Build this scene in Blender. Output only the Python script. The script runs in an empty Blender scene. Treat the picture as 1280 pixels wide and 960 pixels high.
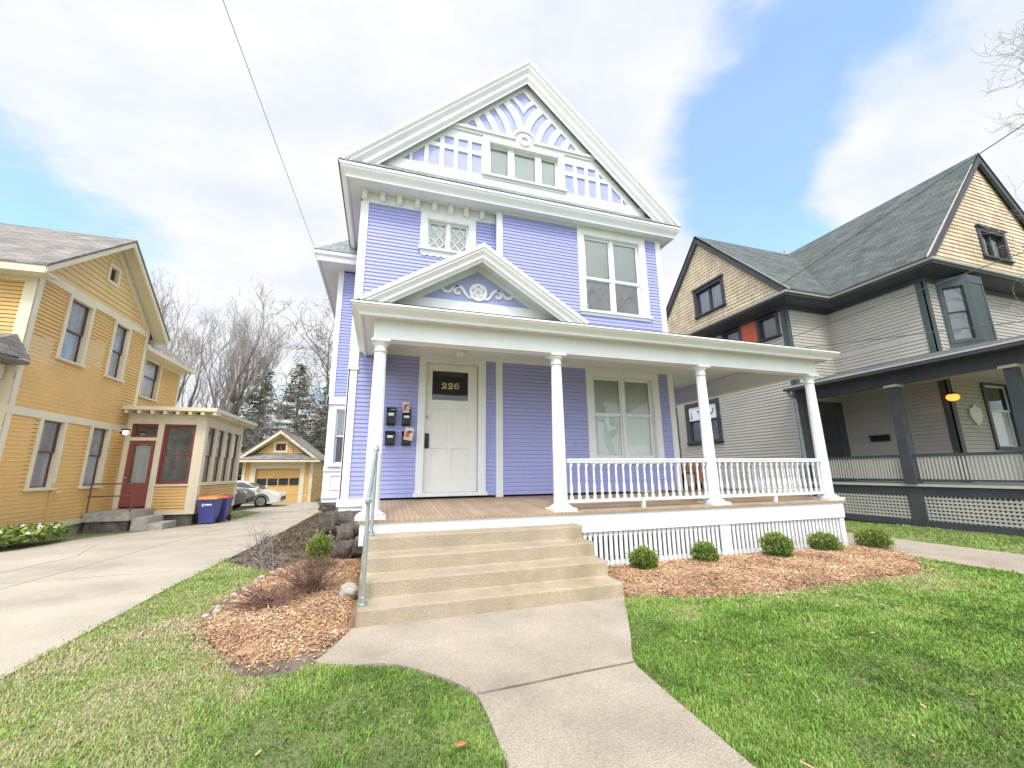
import bpy, math, random
import numpy as np
from mathutils import Vector, Matrix, noise as mnoise
random.seed(7); NR = np.random.default_rng(7)
SC = bpy.context.scene; COL = SC.collection
PI = math.pi
# ------------------------------------------------------------------ helpers
WLOC = {}
class Fr:
    """a vertical wall plane: u along it, z up, d out of it"""
    def __init__(s, o, u, n): s.o = Vector(o); s.u = Vector(u).normalized(); s.n = Vector(n).normalized()
    def p(s, u, z, d=0.0): return s.o + s.u*u + s.n*d + Vector((0, 0, z))
class FrScaled(Fr):
    """a wall plane whose measurements are kept in another plane's metres"""
    def __init__(s, o, u, n, k, u0, z0): Fr.__init__(s,o,u,n); s.k, s.u0, s.z0 = k,u0,z0
    def p(s, u, z, d=0.0): return Fr.p(s, s.u0+(u-s.u0)*s.k, s.z0+(z-s.z0)*s.k, d)
SR_ = random.Random(99)
class MB:
    def __init__(s): s.V = []; s.F = []
    def face(s, pts):
        b = len(s.V); s.V.extend(tuple(p) for p in pts); s.F.append(tuple(range(b, b+len(pts))))
    def hexa(s, p):
        b = len(s.V); s.V.extend(tuple(q) for q in p)
        for f in ((0,3,2,1),(4,5,6,7),(0,1,5,4),(1,2,6,5),(2,3,7,6),(3,0,4,7)): s.F.append(tuple(b+i for i in f))
    def box(s, x0, x1, y0, y1, z0, z1):
        s.hexa([(x0,y0,z0),(x1,y0,z0),(x1,y1,z0),(x0,y1,z0),(x0,y0,z1),(x1,y0,z1),(x1,y1,z1),(x0,y1,z1)])
    def fbox(s, fr, u0, u1, z0, z1, d0, d1):
        s.hexa([fr.p(u0,z0,d1),fr.p(u1,z0,d1),fr.p(u1,z0,d0),fr.p(u0,z0,d0),fr.p(u0,z1,d1),fr.p(u1,z1,d1),fr.p(u1,z1,d0),fr.p(u0,z1,d0)])
    def prism(s, fr, poly, d0, d1):
        """polygon of (u,z) points on a wall plane, extruded from depth d0 to d1"""
        n = len(poly)
        if n < 3: return
        b = len(s.V)
        s.V.extend(tuple(fr.p(u,z,d1)) for u,z in poly); s.V.extend(tuple(fr.p(u,z,d0)) for u,z in poly)
        s.F.append(tuple(range(b,b+n))); s.F.append(tuple(range(b+2*n-1,b+n-1,-1)))
        for i in range(n):
            j = (i+1) % n; s.F.append((b+i,b+n+i,b+n+j,b+j))
    def zprism(s, poly, z0, z1):
        n = len(poly); b = len(s.V)
        s.V.extend((x,y,z1) for x,y in poly); s.V.extend((x,y,z0) for x,y in poly)
        s.F.append(tuple(range(b,b+n))); s.F.append(tuple(range(b+2*n-1,b+n-1,-1)))
        for i in range(n):
            j = (i+1) % n; s.F.append((b+i,b+n+i,b+n+j,b+j))
    def tube(s, pts, rad, n=8, cap=True):
        pts = [Vector(p) for p in pts]; m = len(pts)
        if not hasattr(rad, '__len__'): rad = [rad]*m
        b = len(s.V); pa = None
        for i, p in enumerate(pts):
            t = (pts[min(i+1,m-1)]-pts[max(i-1,0)])
            t = t.normalized() if t.length > 1e-9 else Vector((0,0,1))
            if pa is None: pa = t.orthogonal().normalized()
            a = pa - t*pa.dot(t)
            a = a.normalized() if a.length > 1e-6 else t.orthogonal().normalized()
            c = t.cross(a); pa = a
            for k in range(n):
                w = 2*PI*k/n; s.V.append(tuple(p + (a*math.cos(w)+c*math.sin(w))*rad[i]))
        for i in range(m-1):
            for k in range(n):
                k2 = (k+1) % n; s.F.append((b+i*n+k,b+i*n+k2,b+(i+1)*n+k2,b+(i+1)*n+k))
        if cap and n > 2:
            s.F.append(tuple(range(b+n-1,b-1,-1))); s.F.append(tuple(range(b+(m-1)*n,b+m*n)))
    def lathe(s, prof, c, n=16, flute=0.0, nf=16, axis='z'):
        b = len(s.V); cx,cy,cz = c
        for r,z,*fl in prof:
            f = fl[0] if fl else 0
            for k in range(n):
                w = 2*PI*k/n
                rr = r*(1-f*flute*abs(math.sin(nf*w/2))) if f else r
                q = (rr*math.cos(w), rr*math.sin(w), z)
                if axis == 'y': q = (q[0], -q[2], q[1])
                if axis == 'x': q = (q[2], q[0], q[1])
                s.V.append((cx+q[0], cy+q[1], cz+q[2]))
        m = len(prof)
        for i in range(m-1):
            for k in range(n):
                k2 = (k+1) % n; s.F.append((b+i*n+k,b+i*n+k2,b+(i+1)*n+k2,b+(i+1)*n+k))
        s.F.append(tuple(range(b+n-1,b-1,-1))); s.F.append(tuple(range(b+(m-1)*n,b+m*n)))
    def bar(s, p, q, w, h, up=(0,0,1)):
        p, q = Vector(p), Vector(q); t = (q-p).normalized(); u = Vector(up)
        a = t.cross(u); a = a.normalized() if a.length > 1e-6 else t.orthogonal().normalized()
        c = a.cross(t).normalized(); a *= w/2; c *= h/2
        s.hexa([p-a-c,p+a-c,q+a-c,q-a-c,p-a+c,p+a+c,q+a+c,q-a+c])
    def stroke(s, fr, pts, w, d0, d1):
        """flat ribbon with thickness following (u,z) points; w = width or list of widths"""
        n = len(pts)
        if not hasattr(w,'__len__'): w = [w]*n
        L = []; Rr = []
        for i,(u,z) in enumerate(pts):
            a = pts[max(i-1,0)]; c = pts[min(i+1,n-1)]
            tx, tz = c[0]-a[0], c[1]-a[1]; l = math.hypot(tx,tz) or 1
            nx, nz = -tz/l*w[i]/2, tx/l*w[i]/2
            L.append((u+nx,z+nz)); Rr.append((u-nx,z-nz))
        for i in range(n-1):
            s.prism(fr, [Rr[i],Rr[i+1],L[i+1],L[i]], d0, d1)
    def sweep(s, path, prof, side=1, up=None):
        """profile of (offset, z) swept along a plan path with mitred corners; offset goes to the right of travel"""
        n = len(path); rows = []
        for i in range(n):
            p = Vector(path[i]).to_2d()
            d1 = (p-Vector(path[i-1]).to_2d()).normalized() if i > 0 else None
            d2 = (Vector(path[i+1]).to_2d()-p).normalized() if i < n-1 else None
            if d1 is None: d1 = d2
            if d2 is None: d2 = d1
            n1 = Vector((d1.y,-d1.x))*side; n2 = Vector((d2.y,-d2.x))*side
            m = (n1+n2); m = m/ max(1e-6, m.dot(n1))
            rows.append([(p.x+m.x*o, p.y+m.y*o, z) for o,z in prof])
        b = len(s.V); k = len(prof)
        for r in rows: s.V.extend(r)
        for i in range(n-1):
            for j in range(k):
                j2 = (j+1) % k; s.F.append((b+i*k+j,b+i*k+j2,b+(i+1)*k+j2,b+(i+1)*k+j))
        s.F.append(tuple(range(b,b+k))); s.F.append(tuple(range(b+n*k-1,b+(n-1)*k-1,-1)))
    def rake(s, fr, xa, za, xc, zc, xb, zb, prof, zfloor):
        """gable moulding: profile of (depth d, vertical drop) following the rake lines, cut off level at zfloor"""
        sl = (zc-za)/(xc-xa); sr = (zc-zb)/(xb-xc); b = len(s.V); k = len(prof)
        L = []; C = []; Rr = []
        for d,dr in prof:
            xl = xa+max(0,(zfloor-(za-dr)))/sl; xr = xb-max(0,(zfloor-(zb-dr)))/sr
            L.append(fr.p(xl, za-dr+(xl-xa)*sl, d)); C.append(fr.p(xc, zc-dr, d)); Rr.append(fr.p(xr, zb-dr+(xb-xr)*sr, d))
        for r in (L,C,Rr): s.V.extend(tuple(q) for q in r)
        for i in range(2):
            for j in range(k):
                j2 = (j+1) % k; s.F.append((b+i*k+j,b+i*k+j2,b+(i+1)*k+j2,b+(i+1)*k+j))
        s.F.append(tuple(range(b,b+k))); s.F.append(tuple(range(b+3*k-1,b+2*k-1,-1)))
    def siding(s, fr, z0, z1, lo, hi, ex=0.075, t=0.013, holes=(), d=0.0, gap=.0022):
        """overlapping clapboards: lo/hi are numbers or functions of z; holes are (u0,u1,z0,z1)"""
        flo = lo if callable(lo) else (lambda z: lo); fhi = hi if callable(hi) else (lambda z: hi)
        k = 0; za = z0
        while za < z1-1e-4:
            zb = min(za+ex-gap, z1)
            cuts = sorted({za, zb} | {h for H in holes for h in H[2:4] if za+1e-4 < h < zb-1e-4})
            for a,b in zip(cuts, cuts[1:]):
                m = (a+b)/2; iv = [(None,None)]
                hs = sorted((h[0],h[1]) for h in holes if h[2] < m < h[3])
                segs = []; cur = None
                for h0,h1 in hs: segs.append((cur,h0)); cur = h1
                segs.append((cur,None))
                da = d+t*(1-(a-za)/ex); db = d+t*(1-(b-za)/ex)
                for l,r in segs:
                    la = flo(a) if l is None else l; lb = flo(b) if l is None else l
                    ra = fhi(a) if r is None else r; rb = fhi(b) if r is None else r
                    if ra-la < .004 and rb-lb < .004: continue
                    rb = max(rb, lb); ra = max(ra, la)
                    js = []; q = min(la,lb)+SR_.uniform(.6,3.4)
                    while q < max(ra,rb)-.25: js.append(q); q += SR_.uniform(1.8,3.8)
                    ends = [None]+js+[None]
                    for e0,e1 in zip(ends,ends[1:]):
                        A0 = la if e0 is None else e0+.0015; B0 = lb if e0 is None else e0+.0015; A1 = ra if e1 is None else e1-.0015; B1 = rb if e1 is None else e1-.0015
                        if A1 <= A0 and B1 <= B0: continue
                        w0,w1 = SR_.uniform(-.0012,.0012),SR_.uniform(-.0012,.0012); z0_,z1_ = SR_.uniform(-.0012,.0012),SR_.uniform(-.0012,.0012)
                        s.face([fr.p(A0,a+z0_,da+w0),fr.p(A1,a+z1_,da+w1),fr.p(B1,b,db),fr.p(B0,b,db)])
                        if a == za: s.face([fr.p(A0,a+.002,d-.012),fr.p(A1,a+.002,d-.012),fr.p(A1,a+z1_,da+w1),fr.p(A0,a+z0_,da+w0)])
                    continue
                    s.face([fr.p(la,a,da),fr.p(ra,a,da),fr.p(rb,b,db),fr.p(lb,b,db)])
                    if a == za: s.face([fr.p(la,a,d-.012),fr.p(ra,a,d-.012),fr.p(ra,a,da),fr.p(la,a,da)])
            za += ex
    def build(s, name, mat, parent=None, loc=None, smooth=False, uv=True, attr=None):
        L = Vector(loc) if loc is not None else (WLOC[parent.name] if parent is not None else Vector((0,0,0)))
        me = bpy.data.meshes.new(name)
        V = np.array(s.V, dtype=np.float32).reshape(-1,3) - np.array(L, dtype=np.float32)
        me.from_pydata(V.tolist(), [], s.F); me.update()
        if smooth:
            me.polygons.foreach_set('use_smooth', [True]*len(me.polygons))
            if smooth != 'all':
                try: me.set_sharp_from_angle(angle=math.radians(smooth if smooth is not True else 35))
                except Exception: pass
        if uv and len(me.polygons) < 60000:
            uvl = me.uv_layers.new(name='UVMap'); data = np.zeros((len(me.loops),2), dtype=np.float32)
            for p in me.polygons:
                n = p.normal
                if abs(n.z) > .999 or n.length < .5: a = Vector((1,0,0)); c = Vector((0,1,0))
                else: a = Vector((0,0,1)).cross(n).normalized(); c = n.cross(a)
                for li in p.loop_indices:
                    q = me.vertices[me.loops[li].vertex_index].co
                    data[li] = (q.dot(a), q.dot(c))
            uvl.data.foreach_set('uv', data.ravel())
        o = bpy.data.objects.new(name, me); COL.objects.link(o)
        if mat: me.materials.append(mat)
        if attr is not None:
            at = me.attributes.new('tint','FLOAT','FACE'); at.data.foreach_set('value', np.asarray(attr,dtype=np.float32))
        if parent is not None:
            o.parent = parent; o.location = L - WLOC[parent.name]
        else: o.location = L
        WLOC[o.name] = L
        return o
def raw_mesh(name, V, F, mat, attr=None, parent=None, loc=(0,0,0), smooth=False):
    """large mesh from arrays; every face has the same number of corners"""
    L = np.array(WLOC[parent.name] if parent is not None else loc, dtype=np.float32)
    V = np.asarray(V,dtype=np.float32).reshape(-1,3) - L; F = np.asarray(F,dtype=np.int32); k = F.shape[1]
    me = bpy.data.meshes.new(name); me.vertices.add(len(V)); me.vertices.foreach_set('co', V.ravel())
    me.loops.add(F.size); me.loops.foreach_set('vertex_index', F.ravel())
    me.polygons.add(len(F)); me.polygons.foreach_set('loop_start', np.arange(0,F.size,k,dtype=np.int32))
    me.polygons.foreach_set('loop_total', np.full(len(F),k,dtype=np.int32))
    if smooth: me.polygons.foreach_set('use_smooth', np.ones(len(F),dtype=bool))
    me.update(calc_edges=True); me.validate()
    if attr is not None:
        at = me.attributes.new('tint','FLOAT','FACE'); at.data.foreach_set('value', np.asarray(attr,dtype=np.float32))
    me.materials.append(mat)
    o = bpy.data.objects.new(name, me); COL.objects.link(o)
    if parent is not None: o.parent = parent
    else: o.location = L.tolist()
    WLOC[o.name] = Vector(L.tolist())
    return o
def tag(o, label=None, cat=None, group=None, kind=None):
    if label: o['label'] = label
    if cat: o['category'] = cat
    if group: o['group'] = group
    if kind: o['kind'] = kind
    return o
def thing(name, loc, label, cat, group=None):
    o = bpy.data.objects.new(name, None); COL.objects.link(o); o.location = loc; o.empty_display_size = .2
    WLOC[o.name] = Vector(loc); return tag(o, label, cat, group)
def copy_tree(o, loc, rz=0.0, label=None, sc=None):
    """a copy of a thing with copies of its parts and sub-parts; meshes are shared"""
    c = o.copy(); COL.objects.link(c); c.location = loc; c.rotation_euler[2] = rz
    if sc: c.scale = sc
    WLOC[c.name] = Vector(loc)
    if label: c['label'] = label
    for ch in list(o.children):
        d = ch.copy(); COL.objects.link(d); d.parent = c
        for g in list(ch.children):
            e = g.copy(); COL.objects.link(e); e.parent = d
    return c
def clip(poly, a, b, c):
    """keep the part of a polygon where a*u + b*z <= c"""
    out = []
    for i in range(len(poly)):
        p, q = poly[i], poly[(i+1) % len(poly)]
        fp, fq = a*p[0]+b*p[1]-c, a*q[0]+b*q[1]-c
        if fp <= 0: out.append(p)
        if (fp < 0 < fq) or (fq < 0 < fp):
            t = fp/(fp-fq); out.append((p[0]+(q[0]-p[0])*t, p[1]+(q[1]-p[1])*t))
    return out
def zg(x, y):
    """height of the ground: level by the street, falling gently towards the back yards"""
    return -0.45*min(1,max(0,(y-1.0)/21.0))
# ------------------------------------------------------------------ materials
def newmat(name):
    m = bpy.data.materials.new(name); m.use_nodes = True; nt = m.node_tree
    return m, nt, nt.nodes, nt.links, nt.nodes['Principled BSDF']
def rgb(c): return (c[0],c[1],c[2],1.0)
def mulc(c, k): return tuple(max(0,min(1,x*k)) for x in c)
def mat_noise(name, col, rough=.5, var=.12, *a, fine_amt=None, **k):
    m = mat_noise0(name, col, rough, var, *a, **k)
    if fine_amt is not None:
        for n in m.node_tree.nodes:
            if n.type == 'MIX' and n.blend_type == 'MULTIPLY': n.inputs[0].default_value = fine_amt
    return m
def mat_noise0(name, col, rough=.5, var=.12, scale=3.0, fine=40.0, bump=0.0, bscale=60.0, spec=.35, dirt=None, dirt_amt=.3, metal=0.0, stretch=None):
    """base colour with blotchy and fine variation of its own, weathering and a little relief"""
    m, nt, N, Lk, B = newmat(name)
    tc = N.new('ShaderNodeTexCoord'); src = tc.outputs['Object']
    if stretch:
        mp = N.new('ShaderNodeMapping'); mp.inputs['Scale'].default_value = stretch; Lk.new(src, mp.inputs[0]); src = mp.outputs[0]
    n1 = N.new('ShaderNodeTexNoise'); n1.inputs['Scale'].default_value = scale; n1.inputs['Detail'].default_value = 5; Lk.new(src, n1.inputs['Vector'])
    r = N.new('ShaderNodeValToRGB'); r.color_ramp.elements[0].position = .3; r.color_ramp.elements[1].position = .7
    r.color_ramp.elements[0].color = rgb(mulc(col,1-var)); r.color_ramp.elements[1].color = rgb(mulc(col,1+var)); Lk.new(n1.outputs[0], r.inputs[0])
    out = r.outputs[0]
    n2 = N.new('ShaderNodeTexNoise'); n2.inputs['Scale'].default_value = fine; n2.inputs['Detail'].default_value = 3; Lk.new(src, n2.inputs['Vector'])
    mx = N.new('ShaderNodeMix'); mx.data_type = 'RGBA'; mx.blend_type = 'MULTIPLY'; mx.inputs[0].default_value = min(1,var*2.5)
    mr = N.new('ShaderNodeMapRange'); mr.inputs[1].default_value = .25; mr.inputs[2].default_value = .75; mr.inputs[3].default_value = .66; mr.inputs[4].default_value = 1.2
    Lk.new(n2.outputs[0], mr.inputs[0]); Lk.new(out, mx.inputs[6]); Lk.new(mr.outputs[0], mx.inputs[7]); out = mx.outputs[2]
    if dirt:
        n3 = N.new('ShaderNodeTexNoise'); n3.inputs['Scale'].default_value = scale*.7; n3.inputs['Detail'].default_value = 8; n3.inputs['Roughness'].default_value = .65; Lk.new(src, n3.inputs['Vector'])
        m3 = N.new('ShaderNodeMapRange'); m3.inputs[1].default_value = .52; m3.inputs[2].default_value = .72; m3.inputs[4].default_value = dirt_amt; Lk.new(n3.outputs[0], m3.inputs[0])
        mx2 = N.new('ShaderNodeMix'); mx2.data_type = 'RGBA'; mx2.inputs[7].default_value = rgb(dirt); Lk.new(m3.outputs[0], mx2.inputs[0]); Lk.new(out, mx2.inputs[6]); out = mx2.outputs[2]
    Lk.new(out, B.inputs['Base Color']); B.inputs['Roughness'].default_value = rough; B.inputs['Metallic'].default_value = metal
    B.inputs['Specular IOR Level'].default_value = spec
    if bump:
        n4 = N.new('ShaderNodeTexNoise'); n4.inputs['Scale'].default_value = bscale; n4.inputs['Detail'].default_value = 4; Lk.new(src, n4.inputs['Vector'])
        bp = N.new('ShaderNodeBump'); bp.inputs['Strength'].default_value = bump; bp.inputs['Distance'].default_value = .02; Lk.new(n4.outputs[0], bp.inputs['Height']); Lk.new(bp.outputs[0], B.inputs['Normal'])
    return m
def mat_courses(name, c1, c2, mortar, bw, bh, msize=.012, rough=.85, bump=.5, var=.5, squash=None, rot=False, noise_amt=.25, spec=.2):
    """coursed pieces (shingles, boards, bricks) over metric UVs"""
    m, nt, N, Lk, B = newmat(name)
    uv = N.new('ShaderNodeTexCoord'); mp = N.new('ShaderNodeMapping'); Lk.new(uv.outputs['UV'], mp.inputs[0])
    if rot: mp.inputs['Rotation'].default_value = (0,0,PI/2)
    br = N.new('ShaderNodeTexBrick'); Lk.new(mp.outputs[0], br.inputs['Vector'])
    br.inputs['Color1'].default_value = rgb(c1); br.inputs['Color2'].default_value = rgb(c2); br.inputs['Mortar'].default_value = rgb(mortar)
    br.inputs['Scale'].default_value = 1.0; br.inputs['Mortar Size'].default_value = msize; br.inputs['Brick Width'].default_value = bw; br.inputs['Row Height'].default_value = bh
    br.inputs['Bias'].default_value = 0.0; br.inputs['Mortar Smooth'].default_value = .3
    nz = N.new('ShaderNodeTexNoise'); nz.inputs['Scale'].default_value = 2.2; nz.inputs['Detail'].default_value = 6; Lk.new(uv.outputs['Object'], nz.inputs['Vector'])
    nf = N.new('ShaderNodeTexNoise'); nf.inputs['Scale'].default_value = 60; nf.inputs['Detail'].default_value = 2; Lk.new(uv.outputs['Object'], nf.inputs['Vector'])
    ad = N.new('ShaderNodeMath'); ad.operation = 'ADD'; Lk.new(nz.outputs[0], ad.inputs[0]); Lk.new(nf.outputs[0], ad.inputs[1])
    mr = N.new('ShaderNodeMapRange'); mr.inputs[1].default_value = .7; mr.inputs[2].default_value = 1.3; mr.inputs[3].default_value = 1-noise_amt; mr.inputs[4].default_value = 1+noise_amt; Lk.new(ad.outputs[0], mr.inputs[0])
    mx = N.new('ShaderNodeMix'); mx.data_type = 'RGBA'; mx.blend_type = 'MULTIPLY'; mx.inputs[0].default_value = 1; Lk.new(br.outputs['Color'], mx.inputs[6]); Lk.new(mr.outputs[0], mx.inputs[7])
    Lk.new(mx.outputs[2], B.inputs['Base Color']); B.inputs['Roughness'].default_value = rough; B.inputs['Specular IOR Level'].default_value = spec
    bp = N.new('ShaderNodeBump'); bp.inputs['Strength'].default_value = bump; bp.inputs['Distance'].default_value = .015; bp.invert = True
    Lk.new(br.outputs['Fac'], bp.inputs['Height']); Lk.new(bp.outputs[0], B.inputs['Normal'])
    return m
def mat_tint(name, stops, rough=.6, spec=.25, trans=0.0, patch=None, scale=.9):
    """colour by a per-face random 'tint', shifted by broad patches over the ground"""
    m, nt, N, Lk, B = newmat(name)
    at = N.new('ShaderNodeAttribute'); at.attribute_name = 'tint'; fac = at.outputs['Fac']
    r = N.new('ShaderNodeValToRGB'); e = r.color_ramp.elements
    while len(e) < len(stops): e.new(.5)
    for i,(p,c) in enumerate(stops): e[i].position = p; e[i].color = rgb(c)
    Lk.new(fac, r.inputs[0]); Lk.new(r.outputs[0], B.inputs['Base Color'])
    B.inputs['Roughness'].default_value = rough; B.inputs['Specular IOR Level'].default_value = spec
    if trans:
        tr = N.new('ShaderNodeBsdfTranslucent'); Lk.new(r.outputs[0], tr.inputs[0]); ms = N.new('ShaderNodeMixShader'); ms.inputs[0].default_value = trans
        Lk.new(B.outputs[0], ms.inputs[1]); Lk.new(tr.outputs[0], ms.inputs[2]); Lk.new(ms.outputs[0], N['Material Output'].inputs[0])
    return m
def mat_glass(name, tint=(.96,.975,.97), refl=1.0, haze=0.0):
    """window glass: clear with a Fresnel reflection, slightly wavy"""
    m, nt, N, Lk, B = newmat(name); N.remove(B)
    tr = N.new('ShaderNodeBsdfTransparent'); tr.inputs[0].default_value = rgb(tint)
    gl = N.new('ShaderNodeBsdfGlossy'); gl.inputs['Roughness'].default_value = .015; gl.inputs[0].default_value = (refl,refl,refl,1)
    fz = N.new('ShaderNodeFresnel'); fz.inputs[0].default_value = 1.75
    tc = N.new('ShaderNodeTexCoord'); nz = N.new('ShaderNodeTexNoise'); nz.inputs['Scale'].default_value = 2.5; nz.inputs['Detail'].default_value = 1; Lk.new(tc.outputs['Object'], nz.inputs['Vector'])
    bp = N.new('ShaderNodeBump'); bp.inputs['Strength'].default_value = .06; bp.inputs['Distance'].default_value = .05; Lk.new(nz.outputs[0], bp.inputs['Height']); Lk.new(bp.outputs[0], gl.inputs['Normal'])
    ms = N.new('ShaderNodeMixShader'); Lk.new(fz.outputs[0], ms.inputs[0]); Lk.new(tr.outputs[0], ms.inputs[1]); Lk.new(gl.outputs[0], ms.inputs[2]); Lk.new(ms.outputs[0], N['Material Output'].inputs[0])
    return m
M = {}
M['white'] = mat_noise('white_paint', (.79,.795,.80), .45, .035, 1.5, 25, .05, 30, dirt=(.50,.49,.46), dirt_amt=.17)
M['purple'] = mat_noise('periwinkle_paint', (.365,.38,.685), .5, .05, 1.1, 14, .06, 35, dirt=(.33,.34,.55), dirt_amt=.25, stretch=(.45,.45,9))
M['purple_dark'] = mat_noise('periwinkle_trim_paint', (.385,.41,.69), .5, .05, 2, 22)
M['shingle'] = mat_courses('grey_shingle', (.20,.225,.215), (.31,.335,.32), (.09,.10,.10), .30, .13, .008, var=.6)
M['shingle_dark'] = mat_courses('dark_grey_shingle', (.09,.10,.10), (.14,.153,.148), (.04,.046,.048), .32, .135, .008)
M['shingle_brown'] = mat_courses('brown_grey_shingle', (.20,.18,.165), (.29,.265,.245), (.09,.085,.08), .32, .135, .008)
M['deck'] = mat_courses('porch_floor_boards', (.36,.26,.175), (.43,.315,.215), (.20,.14,.09), 2.6, .065, .004, .6, .2, rot=True, noise_amt=.16)
M['concrete_tan'] = mat_noise('tan_concrete', (.445,.365,.26), .9, .14, 2.0, 110, .7, 80, .2, fine_amt=.8, dirt=(.28,.22,.12), dirt_amt=.75)
M['walk'] = mat_noise('walk_concrete', (.455,.38,.305), .92, .15, 1.4, 120, .7, 120, .2, fine_amt=1.0, dirt=(.25,.21,.165), dirt_amt=.55)
M['drive'] = mat_noise('drive_concrete', (.465,.40,.325), .92, .14, .8, 110, .4, 140, .2, fine_amt=.7, dirt=(.25,.22,.185), dirt_amt=.65)
M['galv'] = mat_noise('galvanised_steel', (.46,.52,.53), .38, .12, 9, 60, metal=.75)
M['black'] = mat_noise('black_plastic', (.022,.023,.027), .42, .2, 4)
M['paper'] = mat_noise('printed_paper', (.72,.62,.55), .7, .10, 12, 60)
M['paper_red'] = mat_noise('red_print', (.55,.16,.09), .7, .3, 30, 80)
M['leafbrown'] = mat_noise('dry_leaf', (.34,.17,.08), .8, .25, 20, 60)
M['joint'] = mat_noise('joint_dirt', (.22,.185,.15), .95, .3, 20)
M['porch_reflect'] = mat_noise('porch_reflection_tone', (.26,.25,.235), .9, .5, 1.4)  # sheet behind the pane, lightened in colour to stand in for bright reflections
M['label'] = mat_noise('paper_label', (.78,.77,.72), .7, .05)
M['gold'] = mat_noise('gold_leaf', (.80,.62,.28), .35, .1)
M['door_white'] = mat_noise('door_paint', (.78,.76,.72), .4, .04, 2)
M['glass'] = mat_glass('window_glass')
M['glass_dark'] = mat_glass('dark_door_glass', (.25,.28,.28))
M['blind'] = mat_noise('window_blind', (.74,.75,.71), .8, .06, 2, 30)
M['blind_pale'] = mat_noise('pale_blind', (.84,.86,.82), .8, .05, 2, 30)
M['blind_mauve'] = mat_noise('grey_curtain', (.52,.49,.50), .85, .10, 3, 30)
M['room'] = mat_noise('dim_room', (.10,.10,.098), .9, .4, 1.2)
M['curtain'] = mat_noise('sheer_curtain', (.88,.87,.85), .9, .12, 2, 12, stretch=(9,9,.4))
M['stone'] = mat_noise('fieldstone', (.155,.132,.11), .95, .40, 4.5, 30, .9, 22, .15, dirt=(.06,.055,.05), dirt_amt=.8)
M['stone_pale'] = mat_noise('pale_stone', (.42,.385,.33), .85, .22, 8, 60, .3, 40)
M['yellow'] = mat_noise('yellow_paint', (.70,.435,.155), .55, .07, 1.2, 22, .06, 35, dirt=(.52,.32,.12), dirt_amt=.3)
M['yellow_pale'] = mat_noise('pale_yellow_paint', (.77,.54,.24), .55, .05, 1.2, 22)
M['cream'] = mat_noise('cream_paint', (.74,.66,.48), .5, .05, 1.5, 25, dirt=(.5,.43,.30), dirt_amt=.2)
M['maroon'] = mat_noise('maroon_paint', (.28,.075,.06), .45, .1, 2)
M['maroon_sash'] = mat_noise('maroon_sash_paint', (.21,.085,.075), .45, .1, 2)
M['grey_paint'] = mat_noise('grey_siding_paint', (.49,.455,.40), .6, .05, 1.0, 22, .06, 35, dirt=(.28,.26,.235), dirt_amt=.35)
M['grey_pale'] = mat_noise('pale_grey_slats', (.50,.48,.42), .6, .06)
M['charcoal'] = mat_noise('charcoal_paint', (.066,.072,.08), .5, .15, 2)
M['green_dark'] = mat_noise('dark_green_trim', (.075,.098,.095), .5, .15, 2)
M['frame_dark'] = mat_noise('dark_window_frame', (.058,.06,.068), .45, .2, 3)
M['tan_shingle'] = mat_courses('tan_wall_shingles', (.66,.52,.355), (.79,.655,.475), (.38,.29,.2), .13, .4, .007, .8, .3, noise_amt=.22)
M['orange'] = mat_noise('orange_glass_panel', (.62,.13,.055), .4, .15, 3)
M['frosted'] = mat_noise('frosted_glass', (.84,.86,.88), .35, .05, 3)
M['leafgreen'] = mat_noise('leaf_decal', (.07,.14,.07), .6, .2)
M['blue_bin'] = mat_noise('blue_plastic', (.06,.065,.24), .45, .08, 3)
M['orange_lid'] = mat_noise('orange_plastic', (.72,.24,.035), .45, .08, 3)
M['red_lid'] = mat_noise('red_plastic', (.50,.06,.05), .45, .08, 3)
M['rubber'] = mat_noise('tyre_rubber', (.02,.02,.021), .8, .2)
M['car_white'] = mat_noise('pearl_car_paint', (.66,.63,.57), .25, .03, 2, spec=.5)
M['car_grey'] = mat_noise('dark_grey_car_paint', (.13,.125,.12), .3, .05, 2, spec=.5)
M['chrome'] = mat_noise('alloy_wheel', (.55,.55,.56), .3, .05, metal=.8)
M['carglass'] = mat_noise('car_glass', (.035,.045,.05), .08, .1, spec=.6)
M['bark'] = mat_noise('bark', (.17,.14,.12), .9, .3, 6, 40, .5, 30)
M['twig'] = mat_noise('grey_brown_twigs', (.36,.315,.30), .9, .2, 3)
M['twig_red'] = mat_noise('red_brown_twigs', (.20,.115,.085), .85, .25, 6)
M['wire'] = mat_noise('wire_sheath', (.13,.13,.135), .6, .1)
M['steel_dark'] = mat_noise('dark_iron_pipe', (.14,.095,.07), .6, .25, 6)
M['wood_orange'] = mat_noise('varnished_wood', (.40,.20,.105), .5, .2, 3, 30, stretch=(1,1,6))
M['soil'] = mat_noise('dark_soil', (.18,.14,.105), .95, .35, 6, 60, .6, 50)
M['mulch_base'] = mat_noise('mulch_bed', (.34,.205,.125), .95, .30, 5, 50, .6, 45, dirt=(.10,.07,.05), dirt_amt=.6)
M['grassbase'] = mat_noise('turf', (.18,.20,.08), .95, .35, .8, 30, .5, 40, dirt=(.20,.155,.085), dirt_amt=.45)
M['chips'] = mat_tint('wood_chips', [(0,(.11,.065,.045)),(.18,(.36,.21,.13)),(.5,(.60,.36,.205)),(.8,(.74,.51,.32)),(1,(.82,.68,.50))], .85, .15)
M['grass'] = mat_tint('grass_blades', [(0,(.10,.17,.035)),(.25,(.195,.335,.055)),(.5,(.30,.465,.09)),(.7,(.40,.465,.15)),(.86,(.50,.44,.25)),(1,(.60,.52,.34))], .55, .25, .3)
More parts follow.
